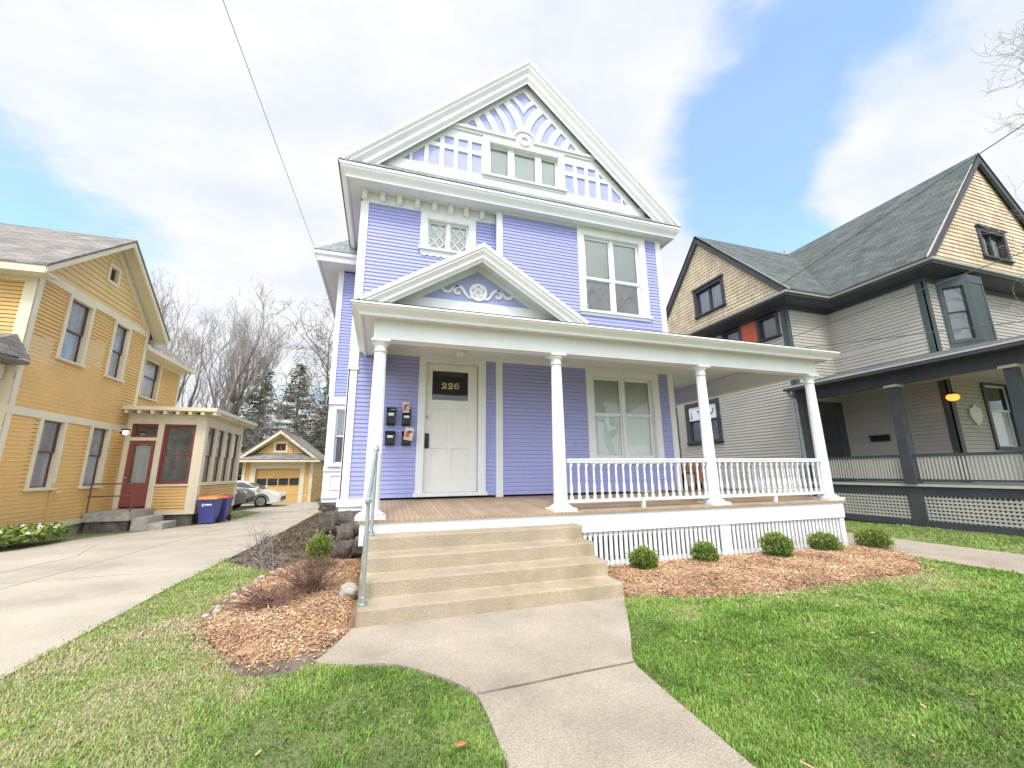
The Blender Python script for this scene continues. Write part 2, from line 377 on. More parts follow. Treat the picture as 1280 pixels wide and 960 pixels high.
M['boxwood'] = mat_tint('boxwood_leaves', [(0,(.04,.08,.015)),(.38,(.14,.22,.035)),(.7,(.31,.38,.075)),(1,(.55,.56,.17))], .45, .4, .2)
M['needles'] = mat_tint('conifer_needles', [(0,(.09,.12,.075)),(.5,(.155,.19,.11)),(1,(.26,.28,.17))], .7, .2, .1)
M['litter'] = mat_tint('dry_leaf_litter', [(0,(.05,.036,.028)),(.5,(.13,.09,.062)),(.8,(.22,.16,.11)),(1,(.10,.13,.05))], .9, .1)
M['petal'] = mat_noise('white_petals', (.76,.72,.64), .6, .05)
M['light_glow'] = mat_noise('lamp_glass', (.8,.55,.25), .3, .05)
b = M['light_glow'].node_tree.nodes['Principled BSDF']; b.inputs['Emission Color'].default_value = (1,.30,.03,1); b.inputs['Emission Strength'].default_value = 1.3
M['lamp_glass'] = mat_noise('white_lamp_glass', (.75,.75,.72), .25, .05)
M['floodlight'] = mat_noise('frosted_lamp', (.9,.9,.85), .3, .05)
b = M['floodlight'].node_tree.nodes['Principled BSDF']; b.inputs['Emission Color'].default_value = (1,.96,.88,1); b.inputs['Emission Strength'].default_value = 1.2
M['slate_blue'] = mat_noise('grey_blue_paint', (.22,.26,.29), .6, .1)
M['fence_wood'] = mat_noise('weathered_fence', (.27,.25,.23), .9, .25, 3, 30, stretch=(8,8,.6))
# ------------------------------------------------------------------ windows
def window(root, fr, u0, u1, z0, z1, cw=.12, trim='white', sash='white', glass='glass', back='blind', cols=1, rail=None, sill=True,
           pr=.035, sw=.05, name='window', head=0.0, top_back=None, lead=None, mull=.035, split=None):
    """casing > sash, pane, blind.  u0..z1 is the outside of the casing; rail = height of the meeting rail"""
    m = MB(); d0 = -.01
    a0,a1,b0,b1 = u0+cw, u1-cw, z0+(cw*.75 if sill else cw), z1-cw
    m.fbox(fr,u0,a0,z0,z1,d0,pr); m.fbox(fr,a1,u1,z0,z1,d0,pr); m.fbox(fr,a0,a1,b1,z1,d0,pr); m.fbox(fr,a0,a1,z0,b0,d0,pr)
    if sill: m.fbox(fr,u0-.03,u1+.03,b0-.055,b0-.008,d0,pr+.045)
    if head: m.fbox(fr,u0-.03,u1+.03,z1-.002,z1+head,d0,pr+.05)
    for (p,q,r,s_) in ((a0-.006,a0+.012,b0,b1),(a1-.012,a1+.006,b0,b1),(a0,a1,b1-.012,b1+.006),(a0,a1,b0-.006,b0+.012)): m.fbox(fr,p,q,r,s_,-.13,pr-.008)
    w = m.build(name, M[trim], root)
    s = MB(); g = MB(); k = MB(); t = MB(); edges = split or [a0+(a1-a0)*i/cols for i in range(cols+1)]
    for i in range(cols):
        l, r = edges[i]+.012, edges[i+1]-.012
        spans = [(b0+.012,b1-.012,-.055)] if rail is None else [(b0+.012,rail+.02,-.075),(rail-.02,b1-.012,-.045)]
        for (za,zb,d) in spans:
            s.fbox(fr,l,l+sw,za,zb,d-.03,d); s.fbox(fr,r-sw,r,za,zb,d-.03,d); s.fbox(fr,l+sw,r-sw,za,za+sw,d-.03,d); s.fbox(fr,l+sw,r-sw,zb-sw,zb,d-.03,d)
            g.face([fr.p(l+sw-.004,za+sw-.004,d-.018),fr.p(r-sw+.004,za+sw-.004,d-.018),fr.p(r-sw+.004,zb-sw+.004,d-.018),fr.p(l+sw-.004,zb-sw+.004,d-.018)])
            if lead:
                A,B_,C_,D_ = l+sw, r-sw, za+sw, zb-sw
                for sgn in (1,-1):
                    c = -20
                    while c < 20:
                        P = []
                        q0 = (A, (C_+D_)/2+sgn*0+c*lead*1.25); 
                        poly = [(A-1, q0[1]-sgn*1.25-.011),(B_+1,q0[1]+sgn*1.25*(B_-A+1)-.011),(B_+1,q0[1]+sgn*1.25*(B_-A+1)+.011),(A-1,q0[1]-sgn*1.25+.011)]
                        poly = clip(clip(clip(clip(poly,-1,0,-A),1,0,B_),0,-1,-C_),0,1,D_)
                        s.prism(fr, poly, d-.017, d-.008); c += 1
    if cols > 1:
        for e in edges[1:-1]: s.fbox(fr,e-mull,e+mull,b0+.006,b1-.006,-.10,-.02)
    s.build('sash', M[sash], w); g.build('pane', M[glass], w)
    if top_back and rail:
        k.face([fr.p(a0,b0,-.112),fr.p(a1,b0,-.112),fr.p(a1,rail,-.112),fr.p(a0,rail,-.112)]); t.face([fr.p(a0,rail,-.095),fr.p(a1,rail,-.095),fr.p(a1,b1,-.095),fr.p(a0,b1,-.095)])
        k.build('curtain', M[back], w); t.build('blind', M[top_back], w)
    else:
        k.face([fr.p(a0,b0,-.112),fr.p(a1,b0,-.112),fr.p(a1,b1,-.112),fr.p(a0,b1,-.112)]); k.build('blind', M[back], w)
    return w
# ------------------------------------------------------------------ the periwinkle house
H = thing('clapboard_house', (3,2,0), 'tall periwinkle clapboard house with white trim and a columned front porch', 'house')
F0 = Fr((0,2.03,0),(1,0,0),(0,-1,0)); FB = Fr((0,1.85,0),(1,0,0),(0,-1,0)); FT = FrScaled((0,1.8,0),(1,0,0),(0,-1,0),.9735,.211,1.376)
FL = Fr((-.4,0,0),(0,-1,0),(-1,0,0)); FR_ = Fr((6.42,0,0),(0,1,0),(1,0,0))
ZS = 6.77                                          # soffit of the main eave
w = MB()
w.siding(F0,.95,3.50,-.29,6.34,holes=[(.85,2.02,.9,3.6),(4.29,6.0,1.55,3.6)])
w.siding(F0,3.9,6.55,-.29,2.34,holes=[(.76,1.80,5.69,6.6)])
w.siding(FB,4.1,6.72,2.35,6.19,holes=[(4.16,5.80,4.70,6.9)])
w.siding(FL,.95,6.75,-9.5,-2.05); w.siding(FR_,.95,6.75,2.05,9.5)
w.box(-.4,6.42,9.48,9.52,-.4,6.9)
w.siding(Fr((2.27,0,0),(0,1,0),(-1,0,0)),4.1,6.74,1.85,2.03,t=.012); w.siding(Fr((6.28,0,0),(0,1,0),(1,0,0)),4.1,6.74,1.85,2.06,t=.004)
w.build('wall', M['purple'], H)
cb = MB()
cb.fbox(F0,-.42,-.28,.95,3.5,-.02,.03); cb.box(-.43,-.402,2.0,2.14,.95,6.6); cb.fbox(F0,-.425,-.285,3.55,6.58,-.02,.028)
cb.fbox(F0,-.44,-.26,3.17,3.21,-.02,.05); cb.fbox(F0,-.43,-.27,3.21,3.5,-.02,.036)
cb.fbox(F0,6.31,6.45,.92,3.5,-.02,.03); cb.fbox(F0,2.275,2.41,.915,3.5,-.02,.035)
cb.fbox(FB,2.25,2.375,3.9,6.75,-.05,.028); cb.fbox(FB,6.165,6.30,3.9,6.75,-.06,.028); cb.box(6.30,6.44,2.0,2.1,3.9,6.75)
cb.fbox(F0,-.44,.02,.83,.95,-.02,.06); cb.fbox(F0,-.42,.0,.76,.83,-.02,.03); cb.fbox(F0,-.41,6.45,3.50,3.575,-.02,.03)
cb.box(-.46,-.40,2.0,4.5,.83,.95)
cb.fbox(F0,-.43,2.27,6.55,6.775,-.02,.03); cb.fbox(FB,2.22,6.32,6.71,6.775,-.05,.032)
cb.build('corner_board', M['white'], H)
for x in (-.37,-.04,.284,.63,.97,1.30,1.62,1.96):
    m = MB(); m.prism(Fr((x-.046,2.03,0),(0,-1,0),(-1,0,0)),[(.03,6.575),(.08,6.585),(.125,6.63),(.14,6.775),(.03,6.775)],-.092,0.0)
    m.build('bracket', M['white'], H)
# --- eave, pent roof, main roof, rakes
e = MB()
gut = [(-.2,ZS),(.33,ZS),(.33,ZS-.03),(.37,ZS-.03),(.375,ZS),(.395,ZS+.035),(.455,ZS+.11),(.465,ZS+.14),(.48,ZS+.15),(.48,ZS+.20),(.44,ZS+.21),(-.2,ZS+.21)]
e.sweep([(-.33,9.5),(-.33,1.98),(6.2,1.98),(6.2,9.5)], gut, side=1)
e.build('eave_cornice', M['white'], H)
r = MB()
r.prism(Fr((0,0,0),(0,-1,0),(-1,0,0)),[(-1.49,6.995),(-1.86,7.375),(-1.86,7.31),(-1.49,6.982)],.78,-6.65)
r.build('pent_roof', M['shingle'], H)
XC, ZA = 2.93, 10.50
r = MB()
for sx,x in ((1,-.84),(-1,6.70)):
    n = .045
    r.hexa([(x,1.51,6.95),(XC,1.51,ZA-.02),(XC,9.55,ZA-.02),(x,9.55,6.95),(x,1.51,6.95+n),(XC,1.51,ZA+n),(XC,9.55,ZA+n),(x,9.55,6.95+n)])
r.tube([(XC,1.54,ZA+.02),(XC,9.55,ZA+.02)],.05,8)
r.build('roof', M['shingle'], H)
k = MB()
k.rake(Fr((0,1.5,0),(1,0,0),(0,-1,0)),-.815,6.96,XC,ZA-.02,6.685,6.96,[(.02,-.06),(.02,.03),(0,.05),(0,.065),(-.015,.07),(-.02,.12),(-.085,.22),(-.09,.27),(-.075,.275),(-.08,.31),(-.135,.40),(-.135,.44),(-.16,.44),(-.16,.02),(-.02,-.06)],6.985)
k.rake(Fr((0,1.5,0),(1,0,0),(0,-1,0)),-.815,6.96,XC,ZA-.02,6.685,6.96,[(-.13,.13),(-.13,.16),(-.38,.16),(-.38,.13)],7.0)
k.build('rake_moulding', M['white'], H)
# --- gable face
g = MB(); g.face([FT.p(-.1,7.35),FT.p(2.05,7.35),FT.p(2.05,9.46)]); g.face([FT.p(3.86,7.35),FT.p(6.0,7.35),FT.p(3.86,9.48)]); g.face([FT.p(2.05,8.62),FT.p(3.86,8.62),FT.p(3.86,9.48),FT.p(XC,10.45),FT.p(2.05,9.46)]); g.face([FT.p(2.05,7.35),FT.p(3.86,7.35),FT.p(3.86,7.64),FT.p(2.05,7.64)]); g.build('gable_panel', M['purple_dark'], H)
c0 = 2.945; SL = .93
def raked(poly, off=0.0):
    """keep what lies under the left/right edge of the purple triangle"""
    lim = 7.666-SL*.279-off
    p = clip(poly, -SL, 1, lim); return clip(p, SL, 1, lim+2*SL*c0)
gt = MB(); T0,T1 = -.01,.035
out_ = [(c0-3.2,7.40),(c0,10.40),(c0+3.2,7.40)]
for sg in (1,-1):
    X = lambda x: c0+sg*(x-c0)
    gt.prism(FT,[(X(-.25),7.40),(X(.279-.25),7.40),(X(.29),7.666),(c0,7.666+SL*(c0-.279)),(c0,10.46)],T0,T1+.004)
    bars = [(.43,.48),(.725,.81),(1.04,1.135),(1.34,1.43),(1.643,1.728),(1.95,2.02)]
    for a,b_ in bars: gt.prism(FT, raked([(X(a),7.6),(X(b_),7.6),(X(b_),8.5),(X(a),8.5)]),T0,T1)
    gt.prism(FT, raked([(X(.2),8.14),(X(1.99),8.14),(X(1.99),8.24),(X(.2),8.24)]),T0,T1-.003)
    gt.prism(FT, raked([(X(.2),8.45),(X(1.99),8.45),(X(1.99),8.80),(X(.2),8.80)],-.06),T0,T1-.002)
    # curved ribs fanning out above the window
    arcs = [(-.06,7.90,1.82,.17),(.34,8.12,1.69,.17),(.736,8.34,1.563,.17),(1.135,8.564,1.431,.17),(1.525,8.764,1.309,.17),(1.72,8.93,1.235,0.0)]
    ribs = [((a[0],a[1],a[2]),(b_[0],b_[1],b_[2]-b_[3])) for a,b_ in zip(arcs,arcs[1:])]+[((2.127,9.18,.887),(2.127,9.18,.985))]
    for A,B_ in ribs:
        zz = 8.78; prev = None
        while zz < 10.3:
            qa = A[2]**2-(zz-A[1])**2; qb = B_[2]**2-(zz-B_[1])**2
            if qb <= 0: break
            xa = A[0]+math.sqrt(qa) if qa > 0 else A[0]-.05; xb = B_[0]+math.sqrt(qb)
            if prev:
                P = [(prev[0],prev[2]),(prev[1],prev[2]),(xb,zz),(xa,zz)]
                P = clip(P,1,0,c0); P = clip(P,-SL,1,7.666-SL*.279+.05)
                if len(P) > 2: gt.prism(FT,[(X(u),z) for u,z in P],T0,T1-.006)
            prev = (xa,xb,zz); zz += .03
gt.fbox(FT,-.15,6.05,7.40,7.655,T0,T1+.008)
gt.build('gable_trim', M['white'], H)
gl = MB()
FTv = Fr((0,0,0),(0,-1,0),(-1,0,0))
for a,b_ in ((1.17,2.70),(3.19,4.72)):
    gl.fbox(FT,a,b_,8.66,8.72,0,.065); gl.fbox(FT,a-.03,b_+.03,8.72,8.775,0,.105); gl.fbox(FT,a-.03,b_+.03,8.775,8.80,0,.06)
gl.build('gable_ledge', M['white'], H)
md = MB()
def arcpts(cx,cz,r,a0,a1,n=24): return [(cx+r*math.cos(math.radians(a0+(a1-a0)*i/n)), cz+r*math.sin(math.radians(a0+(a1-a0)*i/n))) for i in range(n+1)]
md.prism(FT, arcpts(c0,8.74,.30,-8,188)+[(c0-.24,8.60),(c0+.24,8.60)], 0,.045)
md.stroke(FT, arcpts(c0,8.74,.285,-5,185), .055, .04,.085); md.stroke(FT, arcpts(c0,8.76,.115,0,360), .06,.04,.09)
for i in range(9): a = math.radians(20*i+10); md.stroke(FT,[(c0+.17*math.cos(a),8.76+.17*math.sin(a)),(c0+.25*math.cos(a),8.76+.25*math.sin(a))],.022,.04,.06)
md.build('gable_medallion', M['white'], H)
window(H,FT,1.98,3.93,7.60,8.68,cw=.14,cols=3,split=[2.12,2.645,3.305,3.79],pr=.06,sw=.045,back='blind_pale',name='gable_window',mull=.075)
# --- upper windows
window(H,FB,4.11,5.86,4.65,6.72,cw=.15,cols=2,rail=5.55,back='blind_mauve',top_back='blind',sw=.055)
wl = window(H,F0,.71,1.846,5.66,6.56,cw=.14,cols=2,lead=.20,back='blind_pale',sw=.04,name='leaded_window')
ap = MB()
for i in range(8): ap.prism(F0, [(.73+i*.135,5.66)]+[(.73+i*.135+.135*j/8, 5.62-.035*math.sin(PI*j/8)) for j in range(9)]+[(.73+(i+1)*.135,5.66)],0,.03)
ap.build('apron', M['white'], wl)
# --- side wing to the rear left
W = MB(); WF = Fr((0,4.5,0),(1,0,0),(0,-1,0)); WL = Fr((-1.0,0,0),(0,-1,0),(-1,0,0))
W.siding(WF,3.06,6.2,-.93,-.36); W.siding(WL,3.06,6.2,-8.5,-4.5); W.box(-.95,-.38,4.75,8.4,.7,3.0)
W.build('side_wing', M['purple'], H)
t = MB(); t.fbox(WF,-1.02,-.90,3.02,6.3,-.02,.025); t.fbox(WF,-1.04,-.36,2.92,3.09,-.1,.05); t.box(-1.05,-1.0,4.45,8.5,2.92,3.09)
t.box(-.98,-.36,4.50,4.56,.75,1.54); t.box(-.98,-.36,4.50,4.56,2.86,2.95); t.box(-.98,-.86,4.50,4.56,1.54,2.86); t.box(-.44,-.36,4.50,4.56,1.54,2.86); t.fbox(WF,-1.0,-.36,.84,.93,-.05,.03); t.fbox(WF,-1.0,-.36,1.42,1.50,-.05,.03)
t.fbox(WF,-.86,-.48,1.02,1.05,0,.025); t.fbox(WF,-.86,-.48,1.32,1.35,0,.025); t.fbox(WF,-.86,-.83,1.05,1.32,0,.025); t.fbox(WF,-.51,-.48,1.05,1.32,0,.025)
t.box(-1.0,-.98,4.55,8.4,.75,2.95)
t.build('wing_trim', M['white'], H)
window(H,Fr((0,4.5,0),(1,0,0),(0,-1,0)),-.90,-.40,1.52,2.88,cw=.07,rail=2.2,back='room',top_back='blind',sill=True,sw=.035,pr=.03)
we = MB(); gz = 6.25
we.sweep([(-.96,8.6),(-.96,4.54),(-.3,4.54)],[(0,gz),(.46,gz),(.46,gz-.03),(.50,gz-.03),(.52,gz+.08),(.56,gz+.12),(.56,gz+.20),(0,gz+.20)],side=1)
we.build('wing_cornice', M['white'], H)
wr = MB(); zt = gz+.21
wr.face([(-1.53,3.97,zt),(.6,3.97,zt),(.6,6.2,zt+2.1),(.0,6.2,zt+2.1)]); wr.face([(-1.53,3.97,zt),(.0,6.2,zt+2.1),(0,7.2,zt+2.1),(-1.53,9.0,zt)]); wr.face([(-1.53,9.0,zt),(0,7.2,zt+2.1),(.6,7.2,zt+2.1),(.6,9,zt)]); wr.face([(0,6.2,zt+2.1),(.6,6.2,zt+2.1),(.6,7.2,zt+2.1),(0,7.2,zt+2.1)])
wr.build('wing_roof', M['shingle'], H)
# --- foundation of rough stones
fm = MB(); fm.box(-.36,6.3,2.08,9.4,-.6,.85); fm.box(-.93,-.36,4.62,8.4,-.6,.80); fm.build('foundation', M['stone'], H)
def lump(mb, c, s, seed, n=2, rough=.16, pw=.8):
    import bmesh
    bm = bmesh.new(); bmesh.ops.create_icosphere(bm, subdivisions=n, radius=1.0)
    b0 = len(mb.V)
    for v in bm.verts:
        p = v.co.normalized(); q = Vector([math.copysign(abs(t)**pw,t) for t in p])
        q *= 1+rough*mnoise.noise(p*1.7+Vector((seed*3.1,seed,0)))+rough*.5*mnoise.noise(p*4+Vector((seed,0,seed)))
        mb.V.append((c[0]+q.x*s[0],c[1]+q.y*s[1],c[2]+q.z*s[2]))
    bm.verts.index_update()
    for f in bm.faces: mb.F.append(tuple(b0+v.index for v in f.verts))
    bm.free()
rs = random.Random(3)
for i,(x,y,z,sx,sy,sz) in enumerate([(-.24,2.06,.66,.19,.07,.10),(-.28,2.06,.42,.15,.09,.13),(.02,2.06,.50,.17,.08,.14),(.0,2.05,.20,.2,.09,.13),(-.30,2.05,.15,.15,.1,.13),(-.42,2.35,.55,.10,.25,.18),(-.42,2.6,.2,.12,.3,.18),
        (-.42,2.95,.60,.10,.28,.15),(-.43,3.2,.25,.12,.30,.2),(-.43,3.55,.62,.10,.28,.14),(-.44,3.9,.25,.12,.33,.2),(-.45,4.2,.6,.1,.25,.15),(-.75,4.62,.35,.22,.1,.22),(-.75,4.6,.68,.25,.08,.09)]):
    s_ = MB(); lump(s_,(x,y,z),(sx*1.12,sy,sz*1.15),i,3,.42,.5); s_.build('foundation_stone', M['stone'], H, smooth='all')
# --- porch: floor, skirt, columns, beams, roof
P = MB()
P.hexa([(-.02,-.03,.775),(8.29,-.03,.775),(8.29,2.03,.885),(-.02,2.03,.885),(-.02,-.03,.805),(8.29,-.03,.805),(8.29,2.03,.915),(-.02,2.03,.915)])
P.hexa([(6.43,2.03,.885),(8.29,2.03,.885),(8.29,4.4,.885),(6.43,4.4,.885),(6.43,2.03,.915),(8.29,2.03,.915),(8.29,4.4,.915),(6.43,4.4,.915)])
P.build('porch_floor', M['deck'], H)
sk = MB(); sk.box(0,8.26,0,.03,.51,.774); sk.box(0,.03,.03,2.0,.51,.774); sk.box(8.23,8.26,.03,4.4,.51,.774); sk.build('porch_skirt_board', M['white'], H)
la = MB(); x = 2.86
while x < 8.16:
    if not (5.45 < x < 5.62): la.box(x,x+.05,.035,.055,.02,.505)
    x += .084
la.box(5.46,5.66,.02,.045,.0,.508); la.box(8.14,8.25,.02,.045,.0,.508); la.box(2.86,8.2,.058,.08,.44,.50); la.box(2.86,8.2,.058,.08,.04,.10)
y = .08
while y < 4.3: la.box(8.215,8.235,y,y+.05,-.02,.505); y += .084
la.build('slatted_skirt', M['white'], H)
def column(x, y, zb, zt):
    zs = zb+.085; h = zt-zs-.095; prof = [(.108,zs)]
    for i in range(13):
        t_ = i/12; rr = .103-.026*(t_**1.4); prof.append((rr, zs+.02+(h-.02)*t_, 1.0 if t_ > .33 else 0.0))
        if i == 4: prof.append((rr, zs+.02+(h-.02)*.331, 1.0))
    prof.append((.076,zt-.095)); c = MB(); c.lathe(prof,(x,y,0),96,flute=.10,nf=20)
    o = c.build('column', M['white'], H, smooth=50)
    b_ = MB(); b_.box(x-.18,x+.18,y-.17,y+.17,zb,zb+.045); b_.lathe([(.155,zb+.045),(.165,zb+.055),(.155,zb+.075),(.125,zb+.082),(.12,zb+.095),(.105,zb+.105)],(x,y,0),32)
    b_.build('base', M['white'], o, smooth=40)
    k_ = MB(); k_.lathe([(.084,zt-.17),(.092,zt-.165),(.092,zt-.15),(.08,zt-.145),(.079,zt-.09),(.10,zt-.065),(.115,zt-.045),(.115,zt-.035)],(x,y,0),32); k_.box(x-.125,x+.125,y-.125,y+.125,zt-.035,zt)
    k_.build('capital', M['white'], o, smooth=40)
ZB = 3.17
for x in (.12,2.755,5.535,8.15): column(x,.17,.806,ZB)
column(8.15,4.25,.915,ZB)
bm_ = MB(); bm_.box(.02,8.26,.07,.27,ZB,3.574); bm_.box(8.05,8.262,.275,4.4,ZB+.002,3.573); bm_.box(.018,.20,.275,2.0,ZB+.002,3.573); bm_.build('porch_beam', M['white'], H)
ce = MB(); ce.box(-.1,8.26,.1,2.04,3.575,3.60); ce.box(6.44,8.26,2.04,4.4,3.575,3.60)
ce.build('porch_ceiling', M['white'], H)
pc = MB(); zc = 3.455
pc.sweep([(.02,2.0),(.02,.07),(8.262,.07),(8.262,4.4)],[(-.02,zc),(.16,zc),(.16,zc-.03),(.19,zc-.03),(.20,zc),(.22,zc+.02),(.275,zc+.065),(.285,zc+.085),(.30,zc+.09),(.30,zc+.115),(-.02,zc+.125)],side=1)
pc.build('porch_cornice', M['white'], H)
pr = MB(); z0 = zc+.125
q = [(-.29,-.235,z0),(8.57,-.235,z0),(8.57,4.6,z0),(6.43,4.6,4.28),(6.43,2.0,4.28),(.5,2.0,4.28),(-.29,2.0,z0)]
pr.face([q[0],q[1],q[4],q[5]]); pr.face([q[1],q[2],q[3],q[4]]); pr.face([q[0],q[5],q[6]])
pr.build('porch_roof', M['shingle'], H)
# porch pediment
PF = Fr((0,-.2,0),(1,0,0),(0,-1,0)); PT = Fr((0,.18,0),(1,0,0),(0,-1,0)); px0,px1,pxc,pz,pza = -.20,3.16,1.49,3.585,4.655
pe = MB(); pe.rake(PF,px0,pz,pxc,pza,px1,pz,[(0.02,-.035),(0.02,.03),(0,.045),(0,.07),(-.045,.13),(-.045,.165),(-.035,.17),(-.075,.215),(-.075,.225),(-.10,.225),(-.10,.02),(0,-.035)],zc+.128)
pe.rake(PF,px0,pz,pxc,pza,px1,pz,[(-.10,.13),(-.10,.15),(-.40,.15),(-.40,.13)],zc+.135)
pe.build('pediment_moulding', M['white'], H)
pp = MB(); s_ = (pza-pz)/(pxc-px0)
for x in (px0,px1): pp.hexa([(x,-.19,pz-.0),(pxc,-.19,pza),(pxc,2.0,pza),(x,2.0,pz),(x,-.19,pz+.025),(pxc,-.19,pza+.025),(pxc,2.0,pza+.025),(x,2.0,pz+.025)])
pp.build('pediment_roof', M['shingle'], H)
pt = MB(); pt.face([PT.p(-.05,3.55),PT.p(3.03,3.55),PT.p(pxc,4.53)]); pt.build('pediment_panel', M['purple_dark'], H)
tr = MB()
for sg in (1,-1):
    X = lambda x: pxc+sg*(x-pxc)
    tr.prism(PT,[(X(-.08),3.62),(X(.40),3.79),(X(.65),3.89),(pxc,4.415),(pxc,4.56)],-.01,.03)
tr.fbox(PT,.05,2.93,3.60,3.885,-.01,.034)
tr.build('pediment_trim', M['white'], H)
orn = MB(); oc = (pxc,4.06)
orn.stroke(PT, arcpts(oc[0],oc[1],.118,0,360,36), .045, 0,.035)
for i in range(5):
    a = 72*i+10
    pts = [(oc[0]+(.02+.075*j/8)*math.cos(math.radians(a+j*17)), oc[1]+(.02+.075*j/8)*math.sin(math.radians(a+j*17))) for j in range(9)]
    orn.stroke(PT, pts, [.045-.003*j for j in range(9)], 0,.03)
def spiral(cx,cz,r0,r1,a0,a1,n=22): return [(cx+(r0+(r1-r0)*i/n)*math.cos(math.radians(a0+(a1-a0)*i/n)), cz+(r0+(r1-r0)*i/n)*math.sin(math.radians(a0+(a1-a0)*i/n))) for i in range(n+1)]
for sg in (1,-1):
    MX = lambda P_: [(oc[0]+sg*u, oc[1]+z) for u,z in P_]
    c1 = [(.10,-.10),(.15,-.09),(.19,-.05),(.22,0.0),(.26,.05),(.31,.06),(.355,.03),(.36,-.025),(.325,-.055),(.29,-.04),(.285,-.01)]
    c2 = [(.30,.065),(.36,.06),(.40,.01),(.44,-.035),(.49,-.04),(.54,-.01),(.565,.035),(.56,.07),(.53,.075)]
    for c_,w_ in ((c1,.035),(c2,.032)):
        pts = []
        for i in range(len(c_)-1):
            p0,p1,p2,p3 = c_[max(i-1,0)],c_[i],c_[i+1],c_[min(i+2,len(c_)-1)]
            for j in range(5):
                t_ = j/5; f = lambda a,b2,c2_,d2: .5*((2*b2)+(-a+c2_)*t_+(2*a-5*b2+4*c2_-d2)*t_*t_+(-a+3*b2-3*c2_+d2)*t_**3)
                pts.append((f(p0[0],p1[0],p2[0],p3[0]), f(p0[1],p1[1],p2[1],p3[1])))
        pts.append(c_[-1]); n_ = len(pts)
        orn.stroke(PT, MX(pts), [w_*(.75+.6*math.sin(PI*min(1,(i/n_)*1.0))) for i in range(n_)], 0,.026)
orn.build('scroll_ornament', M['white'], H)
# --- railings, each baluster a piece of its own
bal = MB(); zb_,zt_ = .955,1.495; hh = zt_-zb_
bal.box(-.019,.019,-.019,.019,zb_,zb_+.06); bal.box(-.019,.019,-.019,.019,zt_-.055,zt_)
bal.lathe([(.019,zb_+.06),(.012,zb_+.07),(.021,zb_+.085),(.024,zb_+.12),(.023,zb_+.18),(.015,zb_+.25),(.012,zb_+.275),(.018,zb_+.285),(.012,zb_+.295),(.016,zb_+.36),(.018,zb_+.40),(.012,zb_+.44),(.017,zb_+.452),(.012,zb_+.465),(.018,zt_-.055)],(0,0,0),10)
BALM = None
def railing(x0, x1, y, along='x', n=18, dz=0.0):
    global BALM
    r_ = MB()
    B = (lambda a,b_,c,d,e_,f: r_.box(a,b_,y+c,y+d,e_,f)) if along == 'x' else (lambda a,b_,c,d,e_,f: r_.box(y+c,y+d,a,b_,e_,f))
    B(x0,x1,-.035,.035,1.495,1.53); B(x0,x1,-.045,.045,1.53,1.555); B(x0,x1,-.03,.03,.915,.955)
    mid = (x0+x1)/2; B(mid-.025,mid+.025,-.025,.025,.80,.915)
    o = r_.build('railing', M['white'], H)
    for i in range(n):
        p = x0+(x1-x0)*(i+.5)/n
        if BALM is None:
            b_ = bal.build('baluster', M['white'], None, loc=(0,0,0), smooth=40); BALM = b_.data; b_.parent = o
        else:
            b_ = bpy.data.objects.new('baluster', BALM); COL.objects.link(b_); b_.parent = o
        w_ = (p,y,0) if along == 'x' else (y,p,0)
        b_.location = Vector(w_)-WLOC[H.name]
railing(2.86,5.43,.15,n=20); railing(5.64,8.05,.15,n=19); railing(.28,4.14,8.17,along='y',n=30)
# --- front door
d_ = MB(); DF = Fr((0,2.03,0),(1,0,0),(0,-1,0))
d_.fbox(DF,.795,.925,.96,3.50,-.02,.04); d_.fbox(DF,1.925,2.071,.96,3.50,-.02,.04); d_.fbox(DF,.925,1.925,3.40,3.498,-.02,.04); d_.fbox(DF,.76,2.10,.955,1.02,-.02,.075)
d_.build('door_casing', M['white'], H)
do = MB(); dz = -.035
x0,x1 = .93,1.92
for a,b_,c,d in ((x0,1.05,1.02,3.40),(1.735,x1,1.02,3.40),(1.05,1.735,1.02,1.28),(1.05,1.735,1.80,2.06),(1.05,1.735,2.53,2.70),(1.05,1.735,3.26,3.40),(1.36,1.425,1.28,1.80),(1.36,1.425,2.06,2.53)):
    do.fbox(DF,a,b_,c,d,dz-.04,dz)
do.fbox(DF,1.05,1.36,1.28,1.80,dz-.04,dz-.016); do.fbox(DF,1.425,1.735,1.28,1.80,dz-.04,dz-.016); do.fbox(DF,1.05,1.36,2.06,2.53,dz-.04,dz-.016); do.fbox(DF,1.425,1.735,2.06,2.53,dz-.04,dz-.016)
do.fbox(DF,1.92,1.925,1.02,3.4,dz-.04,dz-.02)
door = do.build('door', M['door_white'], H)
gp = MB(); gp.face([DF.p(1.05,2.70,dz-.015),DF.p(1.735,2.70,dz-.015),DF.p(1.735,3.26,dz-.015),DF.p(1.05,3.26,dz-.015)]); gp.build('pane', M['glass_dark'], door)
gb = MB(); gb.fbox(DF,1.05,1.735,2.70,3.26,dz-.06,dz-.05); gb.build('backing', M['room'], door)
num = MB(); nd0,nd1 = dz-.012,dz-.005
def digit2(u): 
    num.stroke(DF,[(u+.012,3.0),(u+.022,3.012),(u+.036,3.0),(u+.024,2.988),(u+.012,3.0)],.014,nd0,nd1)
    num.stroke(DF,[(u+.012,3.0),(u+.02,3.026),(u+.05,3.033),(u+.08,3.022),(u+.086,3.0),(u+.07,2.975),(u+.035,2.948),(u+.01,2.93)],[.007,.009,.010,.017,.021,.019,.012,.012],nd0,nd1)
    num.stroke(DF,[(u+.004,2.931),(u+.05,2.931),(u+.088,2.934)],[.019,.016,.016],nd0,nd1+.001); num.stroke(DF,[(u+.088,2.926),(u+.095,2.955)],.012,nd0,nd1)
digit2(1.225); digit2(1.345)
u = 1.465
